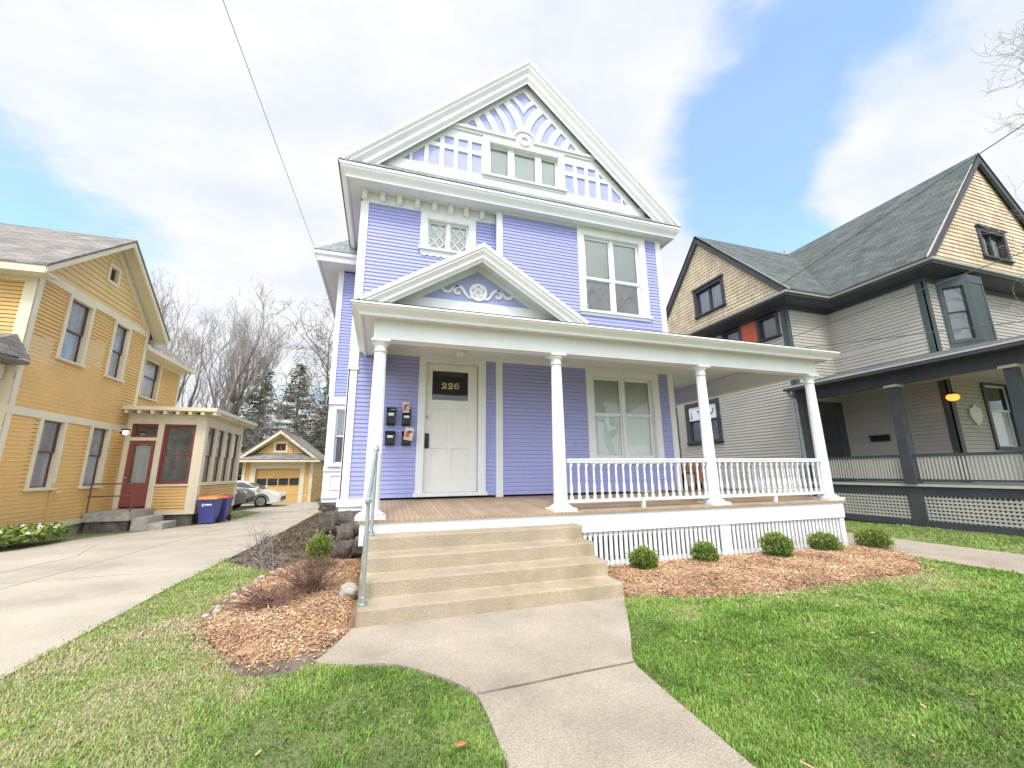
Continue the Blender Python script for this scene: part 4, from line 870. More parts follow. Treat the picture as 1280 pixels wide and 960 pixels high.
def car(x, y, z, kind, label, cat):
    """side profile swept across the width with a narrowed cabin; nose towards +x"""
    t_ = thing('parked_sedan' if kind == 'sedan' else 'parked_suv', (x-2.3,y,z), label, cat)
    if kind == 'sedan':
        body = [(-4.75,.35),(-4.8,.62),(-4.7,.93),(-4.3,1.0),(-3.9,1.02),(-1.15,.98),(-.55,.88),(-.12,.72),(-.02,.55),(-.05,.28),(-.3,.20),(-4.5,.22)]
        cab = [(-4.1,1.0),(-3.3,1.38),(-2.6,1.47),(-1.95,1.42),(-1.05,.98)]; wr_,hw = .33,.90; wx = (-.95,-3.75)
    else:
        body = [(-4.6,.45),(-4.62,.8),(-4.55,1.12),(-4.0,1.15),(-1.2,1.13),(-.45,1.05),(-.1,.90),(-.02,.65),(-.06,.38),(-.35,.30),(-4.4,.32)]
        cab = [(-4.5,1.13),(-4.15,1.62),(-3.3,1.72),(-2.1,1.68),(-1.15,1.13)]; wr_,hw = .37,.93; wx = (-.95,-3.7)
    P_ = lambda px,py,pz: (x+px, y+py, z+pz)
    def loft(poly, w0, w1, zlo, zhi):
        mb = MB(); n = len(poly); secs = [(-1.0,.0),(-.93,.06),(-.6,.0),(.6,.0),(.93,.06),(1.0,.0)]
        rows = []
        for s_,_ in secs:
            row = []
            for (px,pz) in poly:
                t__ = (pz-zlo)/(zhi-zlo) if zhi > zlo else 0; w_ = w0+(w1-w0)*t__
                cx = sum(q[0] for q in poly)/n; cz = sum(q[1] for q in poly)/n
                k_ = .965 if abs(s_) > .99 else 1.0
                row.append(P_(cx+(px-cx)*(k_ if abs(s_)>.99 else 1), s_*w_, cz+(pz-cz)*k_))
            rows.append(row)
        b0 = len(mb.V)
        for r_ in rows: mb.V.extend(r_)
        for i in range(len(rows)-1):
            for j in range(n):
                j2 = (j+1) % n; mb.F.append((b0+i*n+j,b0+i*n+j2,b0+(i+1)*n+j2,b0+(i+1)*n+j))
        mb.F.append(tuple(range(b0+n-1,b0-1,-1))); mb.F.append(tuple(range(b0+(len(rows)-1)*n,b0+len(rows)*n)))
        return mb
    paint = M['car_white'] if kind == 'sedan' else M['car_grey']
    bo = loft(body,hw,hw*.97,.2,1.0).build('body', paint, t_, smooth=50)
    ca = loft(cab,hw*.93,hw*.70,cab[0][1],cab[2][1]).build('cabin', paint, t_, smooth=50)
    for sd in (-1,1):
        zl,zh = cab[0][1]+.06, cab[2][1]-.09
        mb = MB(); wl0 = hw*(.93-.23*(zl-cab[0][1])/(cab[2][1]-cab[0][1]))+.012; wh0 = hw*(.93-.23*(zh-cab[0][1])/(cab[2][1]-cab[0][1]))+.012
        xl0,xl1,xh0,xh1 = cab[0][0]+.22, cab[-1][0]-.15, cab[1][0]+.06, cab[3][0]-.02
        for f0,f1 in ((0,.47),(.51,1)):
            q = [P_(xl0+(xl1-xl0)*f0,sd*wl0,zl),P_(xl0+(xl1-xl0)*f1,sd*wl0,zl),P_(xh0+(xh1-xh0)*f1,sd*wh0,zh),P_(xh0+(xh1-xh0)*f0,sd*wh0,zh)]
            mb.hexa(q+[(a,b_-sd*.02,c) for a,b_,c in q])
        mb.build('side_window', M['carglass'], t_)
        mb = MB(); mb.hexa([P_(cab[-1][0]-.02,-.6,cab[0][1]+.05),P_(cab[-1][0]-.02,.6,cab[0][1]+.05),P_(cab[3][0]+.05,.5,cab[3][1]-.04),P_(cab[3][0]+.05,-.5,cab[3][1]-.04),P_(cab[-1][0]-.05,-.6,cab[0][1]+.05),P_(cab[-1][0]-.05,.6,cab[0][1]+.05),P_(cab[3][0]+.02,.5,cab[3][1]-.04),P_(cab[3][0]+.02,-.5,cab[3][1]-.04)])
        if sd == 1: mb.build('windscreen', M['carglass'], t_)
        for k_,wx_ in enumerate(wx):
            mb = MB(); mb.lathe([(.2,-.10),(wr_-.02,-.10),(wr_,-.07),(wr_,.07),(wr_-.02,.10),(.2,.10)],P_(wx_,sd*(hw-.09),wr_),28,axis='y'); tw = mb.build('wheel', M['rubber'], t_, smooth=40)
            mb = MB(); mb.lathe([(.05,-.11),(.22,-.11),(.23,-.08),(.23,.08),(.22,.11),(.05,.11)],P_(wx_,sd*(hw-.085),wr_),24,axis='y')
            for q in range(5):
                a_ = 2*PI*q/5; mb.bar(P_(wx_,sd*(hw+.035),wr_),P_(wx_+.21*math.cos(a_),sd*(hw+.03),wr_+.21*math.sin(a_)),.05,.03)
            mb.build('rim', M['chrome'], tw, smooth=40)
            mb = MB(); arc = arcpts(wx_,wr_,wr_+.06,0,180,14); f_ = Fr(P_(0,sd*hw*1.0,0),(1,0,0),(0,sd,0)); mb.stroke(f_,arc,.07,-.03,.012); mb.build('wheel_arch', M['rubber'] if kind!='sedan' else M['car_grey'], t_)
        mb = MB(); zz = .72 if kind == 'sedan' else .88; mb.hexa([P_(-.42,sd*hw*.98,zz-.05),P_(-.10,sd*hw*.72,zz-.06),P_(-.10,sd*hw*.72,zz+.05),P_(-.48,sd*hw*.98,zz+.08),P_(-.42,sd*hw*1.005,zz-.05),P_(-.02,sd*hw*.76,zz-.06),P_(-.04,sd*hw*.76,zz+.05),P_(-.48,sd*hw*1.005,zz+.08)]); mb.build('headlight', M['lamp_glass'], t_)
        mb = MB(); lump(mb,P_(cab[-1][0]-.1,sd*(hw+.09),cab[0][1]+.08),(.09,.10,.07),2,1,.05); mb.build('wing_mirror', paint, t_, smooth='all')
    mb = MB(); mb.box(x-.05,x+.005,y-.5,y+.5,z+.36,z+.56); mb.build('grille', M['black'], t_)
    if kind != 'sedan': mb = MB(); mb.box(x-.72,x-.42,y-hw-.02,y-hw-.004,z+.80,z+1.0); mb.build('white_plate', M['label'], t_)
    return t_
car(-5.02,21.6,-.44,'sedan','pearl white sedan parked across the drive in front of the garage','car')
car(-6.1,19.3,-.40,'suv','dark grey car with a white plate beside the glazed entry porch','car')
# ------------------------------------------------------------------ the grey house
B = thing('grey_house', (15,4,0), 'grey clapboard house with tan shingled gables, charcoal trim and a wide veranda', 'house')
BX,BY,CX,CY = 14.5,1.115,12.6,3.77
BL = Fr((BX,0,0),(0,-1,0),(-1,0,0)); BF = Fr((0,BY,0),(1,0,0),(0,-1,0)); CL = Fr((CX,0,0),(0,-1,0),(-1,0,0)); CG = Fr((12.2,0,0),(0,-1,0),(-1,0,0)); BG = Fr((0,.72,0),(1,0,0),(0,-1,0)); CF = Fr((0,CY,0),(1,0,0),(0,-1,0))
m = MB(); zt = 6.62
m.siding(BL,.9,zt,-CY,-BY,ex=.105,t=.015,gap=.006); m.siding(CF,.9,zt,CX,BX,ex=.105,t=.015,gap=.006)
m.siding(BF,.9,zt,BX,21.2,ex=.105,t=.015,gap=.006,holes=[(16.02,17.28,1.88,3.68),(15.05,16.45,4.6,6.5)])
m.siding(CL,.2,zt,-10.5,-CY,ex=.105,t=.015,gap=.006,holes=[(-6.35,-4.1,5.7,6.5),(-8.75,-6.95,2.4,4.05)])
m.box(CX+.02,21,10.46,10.5,-.5,zt); m.siding(Fr((21.2,0,0),(0,1,0),(1,0,0)),.0,zt,BY,10.5,ex=.2)
m.build('wall', M['grey_paint'], B)
m = MB(); gyc,gzb,gza = 6.65,6.95,10.75
m.siding(CG,gzb-.05,10.7,lambda z: -10.05+(z-6.9)*.895,lambda z: -3.25-(z-6.9)*.895,ex=.13,t=.02,gap=.006,holes=[(-7.13,-5.68,7.42,8.48)])
m.build('shingled_gable', M['tan_shingle'], B); m = MB()
m.siding(BG,6.85,10.9,lambda z: 13.98+(z-6.86)*.914,lambda z: 21.42-(z-6.86)*.914,ex=.13,t=.02,gap=.006,holes=[(16.86,18.14,7.44,8.33)])
m.build('shingled_gable', M['tan_shingle'], B)
m = MB()
m.sweep([(CX,10.5),(CX,CY),(BX,CY),(BX,BY),(21.2,BY)],[(-.02,6.50),(.05,6.50),(.05,6.62),(.50,6.70),(.50,6.72),(.55,6.73),(.57,6.86),(-.02,6.90)],side=1)
m.build('eaves', M['charcoal'], B)
m = MB(); m.sweep([(CX,10.5),(CX,CY),(BX,CY),(BX,BY),(21.2,BY)],[(.555,6.80),(.60,6.81),(.61,6.87),(.555,6.87)],side=1); m.build('gutter', M['grey_pale'], B)
m = MB()
m.fbox(BL,-1.28,-1.10,.9,6.55,-.02,.03); m.fbox(BF,14.47,14.63,.9,6.55,-.02,.032); m.fbox(CL,-3.92,-3.745,.2,6.55,-.02,.03); m.fbox(CF,12.57,12.74,.2,6.55,-.02,.03)
m.build('corner_board', M['green_dark'], B)
m = MB(); m.fbox(CF,13.1,14.42,.95,3.45,-.02,.04); sd_ = m.build('side_door', M['charcoal'], B)
m = MB(); m.fbox(CF,13.45,14.1,1.7,3.0,.03,.05); m.build('pane', M['carglass'], sd_)
# roofs
m = MB(); xr,zr = 17.7,11.04
m.hexa([(13.88,.55,6.86),(xr,.55,zr),(xr,10.9,zr),(13.88,10.9,6.86),(13.88,.55,6.92),(xr,.55,zr+.06),(xr,10.9,zr+.06),(13.88,10.9,6.92)])
m.hexa([(21.55,.55,6.86),(xr,.55,zr),(xr,10.9,zr),(21.55,10.9,6.86),(21.55,.55,6.92),(xr,.55,zr+.06),(xr,10.9,zr+.06),(21.55,10.9,6.92)])
for e_ in (3.15,10.15): m.hexa([(12.05,e_,6.86),(12.05,gyc,gza),(17.6,gyc,gza),(14.0,e_,6.86),(12.05,e_,6.92),(12.05,gyc,gza+.06),(17.6,gyc,gza+.06),(14.0,e_,6.92)])
m.build('roof', M['shingle_dark'], B)
m = MB(); m.rake(Fr((12.1,0,0),(0,-1,0),(-1,0,0)),-10.17,6.82,-gyc,gza-.04,-3.13,6.82,[(.03,0),(.03,.22),(-.02,.26),(-.04,.26),(-.04,.05),(-.48,.05),(-.48,0)],6.88)
m.rake(Fr((0,.6,0),(1,0,0),(0,-1,0)),13.84,6.82,xr,zr-.04,21.56,6.82,[(.03,0),(.03,.24),(-.02,.28),(-.04,.28),(-.04,.05),(-.5,.05),(-.5,0)],6.88)
m.build('rake_board', M['charcoal'], B)
m = MB(); m.rake(Fr((12.1,0,0),(0,-1,0),(-1,0,0)),-10.2,6.90,-gyc,gza+.05,-3.1,6.90,[(.05,0),(.05,.05),(.02,.05),(.02,0)],6.85); m.rake(Fr((0,.6,0),(1,0,0),(0,-1,0)),13.8,6.90,xr,zr+.05,21.6,6.90,[(.05,0),(.05,.05),(.02,.05),(.02,0)],6.85); m.build('drip_edge', M['grey_pale'], B)
m = MB(); m.tube([(13.9,4.35,9.0),(13.9,4.35,9.22)],.06,10); m.build('roof_vent', M['grey_pale'], B)
wd = dict(trim='frame_dark',sash='frame_dark',sw=.04,pr=.05)
window(B,CG,-7.18,-5.63,7.35,8.56,cw=.13,cols=2,back='curtain',head=.05,name='gable_window',**wd)
window(B,BG,16.80,18.20,7.36,8.41,cw=.13,cols=2,back='blind',head=.05,name='gable_window',**wd)
window(B,CL,-6.4,-5.5,5.66,6.56,cw=.10,back='blind_mauve',**wd); window(B,CL,-4.85,-4.0,5.66,6.56,cw=.10,back='blind_mauve',**wd)
m = MB(); m.fbox(CL,-5.5,-4.85,5.72,6.52,0,.03); m.build('orange_panel', M['orange'], B)
lw = window(B,CL,-8.8,-6.92,2.35,4.10,cw=.16,rail=3.32,back='frosted',**wd)
m = MB(); m.fbox(CL,-8.6,-7.12,3.36,3.92,-.02,.01); fp = m.build('frosted_panel', M['frosted'], lw)
m = MB()
for i in range(26):
    a,b_ = random.uniform(-8.5,-7.2), random.uniform(3.42,3.85); 
    if abs(b_-3.6-.12*math.sin(a*6)) > .12: continue
    t__ = random.uniform(0,PI); c_,s_ = math.cos(t__),math.sin(t__); m.prism(CL,[(a-.07*c_,b_-.07*s_),(a+.03*s_,b_-.03*c_),(a+.07*c_,b_+.07*s_),(a-.03*s_,b_+.03*c_)],.008,.016)
m.build('leaf_pattern', M['leafgreen'], fp)
m = MB(); m.tube([(12.56,9.35,.1),(12.56,9.35,6.5)],.045,8); m.build('drainpipe', M['charcoal'], B)
# three-sided upper bay
m = MB(); O = [(15.02,1.115),(15.45,.60),(16.1,.60),(16.5,1.115)]
for (a,b_) in zip(O,O[1:]):
    L_ = math.hypot(b_[0]-a[0],b_[1]-a[1]); u_ = ((b_[0]-a[0])/L_,(b_[1]-a[1])/L_,0); n_ = (u_[1],-u_[0],0); f = Fr((a[0],a[1],0),u_,n_)
    m.fbox(f,0,L_,4.50,4.72,-.05,.0); m.fbox(f,0,L_,6.38,6.62,-.05,.0); m.fbox(f,0,.07,4.7,6.4,-.05,.0); m.fbox(f,L_-.07,L_,4.7,6.4,-.05,.0)
    if a is not O[0]: m.fbox(f,.07,L_-.07,4.7,6.4,-.05,-.012); continue
    window(B,f,.05,L_-.05,4.70,6.40,cw=.07,rail=5.6,trim='green_dark',sash='frame_dark',back='blind_mauve',sw=.03,pr=.012,sill=False,name='bay_window')
m.zprism([(15.02,1.12),(15.45,.6),(16.1,.6),(16.5,1.12)],4.46,4.52)
m.build('upper_bay', M['green_dark'], B)
# veranda
vx,vy0,vy1 = 12.5,-2.6,3.72
m = MB(); m.box(vx-.06,21,vy0-.06,BY+.05,.93,.985); m.box(vx-.06,BX,BY+.05,vy1,.93,.985); m.build('veranda_floor', M['grey_pale'], B)
m = MB(); m.box(vx,vx+.05,vy0,vy1,.72,.929); m.box(vx,21,vy0,vy0+.05,.72,.929); m.box(vx-.005,vx+.05,vy0,vy1,.0,.15); m.box(vx,21,vy0-.005,vy0+.05,.0,.15)
for y in (-2.42,-.86,1.21,3.55): m.box(vx-.02,vx+.06,y-.15,y+.15,.0,.93)
m.build('veranda_skirt', M['charcoal'], B)
m = MB(); VL = Fr((vx+.03,0,0),(0,-1,0),(-1,0,0))
for (ya_,yb_) in ((-3.4,-1.36),(-1.06,.71),(1.01,2.27)):
    k_ = ya_
    while k_ < yb_: m.fbox(VL,k_,min(k_+.04,yb_),.15,.72,0,.008); k_ += .078
    z_ = .17
    while z_ < .70: m.fbox(VL,ya_,yb_,z_,z_+.04,.008,.016); z_ += .078
m.build('veranda_lattice', M['grey_pale'], B)
m = MB(); m.box(vx+.25,20,vy0+.3,vy1,.0,.9); m.build('underfloor', M['charcoal'], B)
for y in (-2.4,-.86,1.21): m = MB(); m.hexa([(vx-.1,y-.12,.985),(vx+.14,y-.12,.985),(vx+.14,y+.12,.985),(vx-.1,y+.12,.985),(vx-.07,y-.09,3.36),(vx+.11,y-.09,3.36),(vx+.11,y+.09,3.36),(vx-.07,y+.09,3.36)]); pst = m.build('veranda_post', M['charcoal'], B); m = MB(); m.box(vx-.12,vx+.16,y-.14,y+.14,3.36,3.42); m.build('capital', M['grey_pale'], pst)
m = MB(); m.box(vx-.05,vx+.12,3.56,3.74,.985,3.45); m.build('veranda_post', M['charcoal'], B)
m = MB(); m.box(vx-.08,vx+.12,vy0,vy1,3.42,3.74); m.box(vx+.13,21,vy0,vy0+.2,3.42,3.74); m.build('veranda_beam', M['charcoal'], B)
m = MB(); m.box(vx+.12,21,vy0+.2,BY,3.66,3.70); m.box(vx+.12,BX,BY,vy1,3.66,3.70); m.build('veranda_ceiling', M['grey_paint'], B)
m = MB(); m.hexa([(11.98,vy0-.5,3.70),(vx+.1,vy0-.5,3.74),(vx+.1,3.75,3.74),(11.98,3.75,3.70),(11.98,vy0-.5,3.80),(vx+.1,vy0-.5,3.84),(vx+.1,3.75,3.84),(11.98,3.75,3.80)]); m.box(vx+.1,21,vy0-.5,vy0+.1,3.70,3.82); m.build('veranda_eave', M['charcoal'], B)
m = MB(); m.box(11.965,11.985,vy0-.5,3.75,3.775,3.815); m.build('veranda_drip_edge', M['grey_pale'], B)
m = MB(); m.face([(11.97,vy0-.5,3.82),(BX,BY,4.45),(BX,3.76,4.45),(11.97,3.76,3.82)]); m.face([(11.97,vy0-.5,3.82),(21,vy0-.5,3.82),(21,BY,4.45),(BX,BY,4.45)]); m.build('veranda_roof', M['shingle_dark'], B)
m = MB()
for ya_,yb_ in ((1.34,3.55),(-.74,1.08),(-2.3,-.98)): m.box(vx-.03,vx+.04,ya_,yb_,1.62,1.68); m.box(vx-.03,vx+.04,ya_,yb_,1.06,1.10)
rl = m.build('veranda_rail', M['charcoal'], B)
for ya_,yb_ in ((1.34,3.55),(-.74,1.08),(-2.3,-.98)):
    y = ya_+.04; m = MB()
    while y < yb_-.03: m.box(vx-.01,vx+.015,y,y+.034,1.10,1.62); y += .068
    m.build('slatted_panel', M['grey_pale'], rl)
window(B,BF,15.95,17.35,1.80,3.75,cw=.12,rail=2.9,trim='frame_dark',sash='white',back='blind_pale',top_back='room',sw=.05,pr=.05)
m = MB(); m.tube([(12.15,3.72,3.70),(12.2,3.74,3.6),(12.44,3.74,3.48),(12.44,3.74,.1)],.05,10); m.build('downspout', M['galv'], B, smooth=40)
m = MB(); m.box(BX-.09,BX-.015,2.62,3.10,2.15,2.31); m.box(BX-.12,BX-.08,2.59,3.13,2.29,2.33); tag(m.build('letter_box', M['black'], None, loc=(BX-.05,2.86,2.15)),'long black letter box on the grey wall of the veranda','mailbox')
vl = thing('veranda_lamp', (14.3,1.0,3.2), 'glowing amber lamp hanging at the dark corner post of the veranda', 'lamp')
m = MB(); m.tube([(14.28,.95,3.66),(14.28,.95,3.22)],.012,6); m.lathe([(.10,3.22),(.05,3.27),(.02,3.29)],(14.28,.95,0),14); m.build('mount', M['black'], vl)
m = MB(); m.lathe([(.02,3.05),(.09,3.07),(.13,3.13),(.12,3.19),(.08,3.22)],(14.28,.95,0),18); m.build('lamp_shade', M['light_glow'], vl, smooth=70)
shd = MB(); sf = Fr((0,BY-.03,0),(1,0,0),(0,-1,0)); shd.prism(sf,[(15.12,2.9),(15.25,2.93),(15.37,3.02),(15.49,2.93),(15.62,2.9),(15.62,2.72),(15.54,2.58),(15.37,2.45),(15.2,2.58),(15.12,2.72)],0,.03)
tag(shd.build('wall_plaque', M['label'], None, loc=(15.38,BY,2.45)),'pale shield-shaped plaque on the grey wall beside the veranda window','plaque')
# overhead wires
def cable(name, a, b_, sag, label, r_=.012):
    a,b_ = Vector(a),Vector(b_); pts = [a.lerp(b_,i/24)-Vector((0,0,sag*4*(i/24)*(1-i/24))) for i in range(25)]
    m = MB(); m.tube(pts, r_, 5); return tag(m.build(name, M['wire'], None, loc=tuple(a), uv=False), label, 'wire')
cable('service_wire',(-1.45,4.55,6.35),(-2.6,-12,7.75),.05,'thin service wire rising from the eave of the periwinkle house into the sky',.004)
cable('overhead_wire',(12.0,3.3,7.09),(12.0,-12,9.66),.0,'wire from the side gable eave of the grey house, topmost of three',.011)
cable('overhead_wire',(12.58,3.77,5.5),(12.58,-12,6.05),.0,'wire crossing the grey clapboards from the corner board, middle of three',.010)
cable('overhead_wire',(12.58,3.9,6.05-.9),(12.58,-12,1.1+1.3),.0,'wire passing the upper bay window of the grey house, lowest of three',.010)
# ------------------------------------------------------------------ ground
def inside(poly, x, y):
    r = np.zeros(len(x), dtype=bool); n = len(poly)
    for i in range(n):
        x1,y1 = poly[i]; x2,y2 = poly[(i+1)%n]
        c = ((y1 > y) != (y2 > y)); 
        with np.errstate(divide='ignore', invalid='ignore'): xi = (x2-x1)*(y-y1)/((y2-y1) if y2!=y1 else 1e-9)+x1
        r ^= c & (x < xi)
    return r
def edge_dist(poly, x, y):
    d = np.full(len(x), 1e9); n = len(poly)
    for i in range(n):
        a = np.array(poly[i]); b_ = np.array(poly[(i+1)%n]); v = b_-a; L2 = v@v
        t_ = np.clip(((x-a[0])*v[0]+(y-a[1])*v[1])/L2,0,1); d = np.minimum(d, np.hypot(x-a[0]-t_*v[0], y-a[1]-t_*v[1]))
    return d
zgv = lambda y: -0.45*np.clip((y-1.0)/21.0,0,1)
m = MB(); ys = [-400,-60,1,22,80,500]; xs = [-400,-60,60,400]
for j in range(len(ys)-1):
    for i in range(len(xs)-1): m.face([(xs[i],ys[j],zg(0,ys[j])),(xs[i+1],ys[j],zg(0,ys[j])),(xs[i+1],ys[j+1],zg(0,ys[j+1])),(xs[i],ys[j+1],zg(0,ys[j+1]))])
tag(m.build('ground', M['grassbase'], None), 'grassy ground of the yards', None, None, 'structure')
def sheet(name, poly_rows, mat, h, label):
    """strip given as rows (y, x0, x1), laid h above the ground"""
    m = MB()
    for (y0_,a0,a1),(y1_,b0,b1) in zip(poly_rows, poly_rows[1:]): m.face([(a0,y0_,zg(0,y0_)+h),(a1,y0_,zg(0,y0_)+h),(b1,y1_,zg(0,y1_)+h),(b0,y1_,zg(0,y1_)+h)])
    return tag(m.build(name, mat, None), label, None, None, 'structure')
sheet('driveway',[(-14,-7.05,-2.26),(1,-7.05,-2.20),(5,-7.0,-2.16),(7.8,-6.6,-2.16),(9.2,-5.9,-2.16),(10.2,-5.3,-2.2),(12.5,-4.75,-2.26),(14,-4.7,-2.3),(16,-4.8,-2.35),(22,-8.6,-2.9),(24.4,-8.6,-3.4)],M['drive'],.012,'long pale concrete driveway')
sheet('path',[(-14,8.22,9.95),(1,8.22,9.95),(22,8.3,9.95)],M['walk'],.012,'narrow concrete path between the houses')
LE = [(.064,-1.24),(-.034,-1.51),(-.125,-1.78),(-.19,-1.90),(.04,-2.02),(.37,-2.085),(.62,-2.34),(.76,-2.52),(.855,-2.70),(.868,-2.86),(.866,-3.1),(.855,-3.4),(.84,-3.8),(.82,-7.5)]
RE = [(2.83,-1.24),(2.70,-1.50),(2.55,-1.76),(2.40,-2.02),(2.27,-2.25),(2.12,-2.48),(2.02,-2.66),(2.0,-2.86),(1.985,-3.1),(1.965,-3.4),(1.94,-3.8),(1.90,-7.5)]
def smooth(P_, n=1):
    for _ in range(n):
        Q = [P_[0]]
        for a,b_ in zip(P_,P_[1:]): Q += [(a[0]*.75+b_[0]*.25,a[1]*.75+b_[1]*.25),(a[0]*.25+b_[0]*.75,a[1]*.25+b_[1]*.75)]
        P_ = Q+[P_[-1]]
    return P_
LE, RE = smooth(LE), smooth(RE)
WALK = LE+RE[::-1]
m = MB(); m.zprism(WALK,-.06,.022); wk_ = tag(m.build('front_walk', M['walk'], None), 'concrete front walk flaring out to the steps', None, None, 'structure')
m = MB(); m.tube([(.86,-2.715,.024),(1.2,-2.70,.0245),(1.6,-2.672,.0245),(2.03,-2.655,.024)],.007,5); tag(m.build('walk_joint', M['soil'], None), 'dark joint across the walk', None, None, 'structure')
ML = smooth([(.05,-1.30),(-.01,-1.45),(-.28,-1.72),(-.48,-1.82),(-.77,-1.66),(-1.07,-1.20),(-1.28,-.75),(-1.30,-.2),(-1.26,.45),(-1.16,1.2),(-1.0,2.05),(-.75,2.6),(-.45,2.3),(-.35,1.98),(.02,1.98),(.05,0),(.06,-1.3)])
MR = smooth([(2.83,-.05),(2.83,-1.22),(3.1,-1.25),(3.63,-1.50),(4.37,-1.66),(5.68,-1.64),(6.95,-1.66),(7.56,-1.40),(8.1,-1.0),(8.38,-.5),(8.35,-.2),(8.2,.03),(2.83,.03)])
DK = [(-2.14,2.7),(-2.15,13.5),(-1.1,13.5),(-1.0,8.4),(-1.02,4.6),(-.45,4.5),(-.42,2.4),(-.75,2.62),(-1.0,2.15),(-1.2,1.6),(-1.5,1.9)]
def bed(name, poly, mat, hmax, step, label, jit=.012):
    xs_,ys_ = [p[0] for p in poly],[p[1] for p in poly]; gx = np.arange(min(xs_),max(xs_)+step,step); gy_ = np.arange(min(ys_),max(ys_)+step,step)
    X,Yy = np.meshgrid(gx,gy_); x,y = X.ravel(),Yy.ravel(); ins = inside(poly,x,y); d = edge_dist(poly,x,y)
    z = np.where(ins, hmax*np.minimum(1,d/.35)**.6, -.03)+zgv(y)+.004
    z += np.array([jit*mnoise.noise(Vector((a*6,b_*6,0)))+jit*mnoise.noise(Vector((a*17,b_*17,3))) for a,b_ in zip(x,y)])*ins
    nx_ = len(gx); F = []
    okp = ins | (edge_dist(poly,x,y) < step*1.5)
    for j in range(len(gy_)-1):
        for i in range(nx_-1):
            a = j*nx_+i; q = (a,a+1,a+nx_+1,a+nx_)
            if all(okp[k] for k in q): F.append(q)
    return tag(raw_mesh(name, np.c_[x,y,z], F, mat, None, None, (0,0,0), True), label, None, None, 'structure'), (lambda xx,yy: hmax*np.minimum(1,edge_dist(poly,xx,yy)/.35)**.6+zgv(yy)+.004)
_,hL = bed('mulch_bed', ML, M['mulch_base'], .06, .05, 'wood-chip bed beside the steps')
_,hR = bed('mulch_bed', MR, M['mulch_base'], .075, .06, 'wood-chip bed in front of the porch')
SO = smooth([(-.80,-1.66),(-.48,-1.74),(-.25,-1.66),(.0,-1.38),(.06,-1.30),(.03,-1.55),(-.12,-1.80),(-.20,-1.94),(-.45,-2.0),(-.70,-1.9)])
_,hS = bed('soil_bed', SO, M['soil'], .018, .035, 'patch of bare dark soil between the wood chips and the walk')
_,hD = bed('soil_bed', DK, M['soil'], .05, .08, 'dark leafy bed between the drive and the house', .03)
def chips(name, poly, hf, n, mat, L=(.025,.07), label='', fade=.0, spill=.0, thin=lambda x,y: np.clip(.95+1.4*np.array([mnoise.noise(Vector((a*4.3,b_*4.3,1))) for a,b_ in zip(x,y)]),.12,1)):
    xs_,ys_ = [p[0] for p in poly],[p[1] for p in poly]
    x = NR.uniform(min(xs_)-spill,max(xs_)+spill,n*3); y = NR.uniform(min(ys_)-spill,max(ys_)+spill,n*3)
    ins = inside(poly,x,y); d = edge_dist(poly,x,y)
    keep = ins | ((d < spill) & (NR.random(len(x)) < .35*(1-d/max(spill,1e-6))))
    if spill:
        keep &= ~(inside(WALK,x,y) & (NR.random(len(x)) > .08)); keep &= ~((x > .0) & (x < 2.87) & (y > -1.3))
    if thin is not None: keep &= NR.random(len(x)) < thin(x,y)
    x,y,d,ins = x[keep][:n],y[keep][:n],d[keep][:n],ins[keep][:n]; k = len(x)
    z = np.where(ins, hf(x,y), zgv(y)+.012)+NR.uniform(.0,.022,k)
    yaw = NR.uniform(0,2*PI,k); pit = NR.normal(0,.32,k); rol = NR.normal(0,.35,k)
    l = NR.uniform(L[0],L[1],k)/2*NR.choice([.3,.45,.7,1,1.5],k); w_ = NR.uniform(.004,.012,k)/2; t_ = NR.uniform(.003,.007,k)/2
    u = np.c_[np.cos(yaw)*np.cos(pit),np.sin(yaw)*np.cos(pit),np.sin(pit)]; v0 = np.c_[-np.sin(yaw),np.cos(yaw),0*yaw]; n0 = np.cross(u,v0)
    v = v0*np.cos(rol)[:,None]+n0*np.sin(rol)[:,None]; nn = np.cross(u,v); c = np.c_[x,y,z]
    V = np.stack([c+su*l[:,None]*u*(tp if sv>0 else 1)+sv*w_[:,None]*v+sn*t_[:,None]*nn for sn in (-1,1) for (su,sv,tp) in ((-1,-1,1),(1,-1,1),(1,1,.8),(-1,1,.8))],axis=1).reshape(-1,3)
    base = np.arange(k)[:,None,None]*8; F = (base+np.array([(0,3,2,1),(4,5,6,7),(0,1,5,4),(1,2,6,5),(2,3,7,6),(3,0,4,7)])[None]).reshape(-1,4)
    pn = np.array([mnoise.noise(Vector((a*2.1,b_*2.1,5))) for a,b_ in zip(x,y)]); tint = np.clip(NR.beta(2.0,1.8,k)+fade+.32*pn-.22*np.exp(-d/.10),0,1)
    return tag(raw_mesh(name, V, F, mat, np.repeat(tint,6)), label, None, None, 'stuff')
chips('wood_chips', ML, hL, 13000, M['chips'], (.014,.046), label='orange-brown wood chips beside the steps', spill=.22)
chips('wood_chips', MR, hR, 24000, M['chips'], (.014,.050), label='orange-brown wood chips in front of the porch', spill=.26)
chips('leaf_litter', DK, hD, 7000, M['litter'], (.03,.10), label='dry brown leaf litter and twigs beside the drive', fade=-.12, spill=.1)
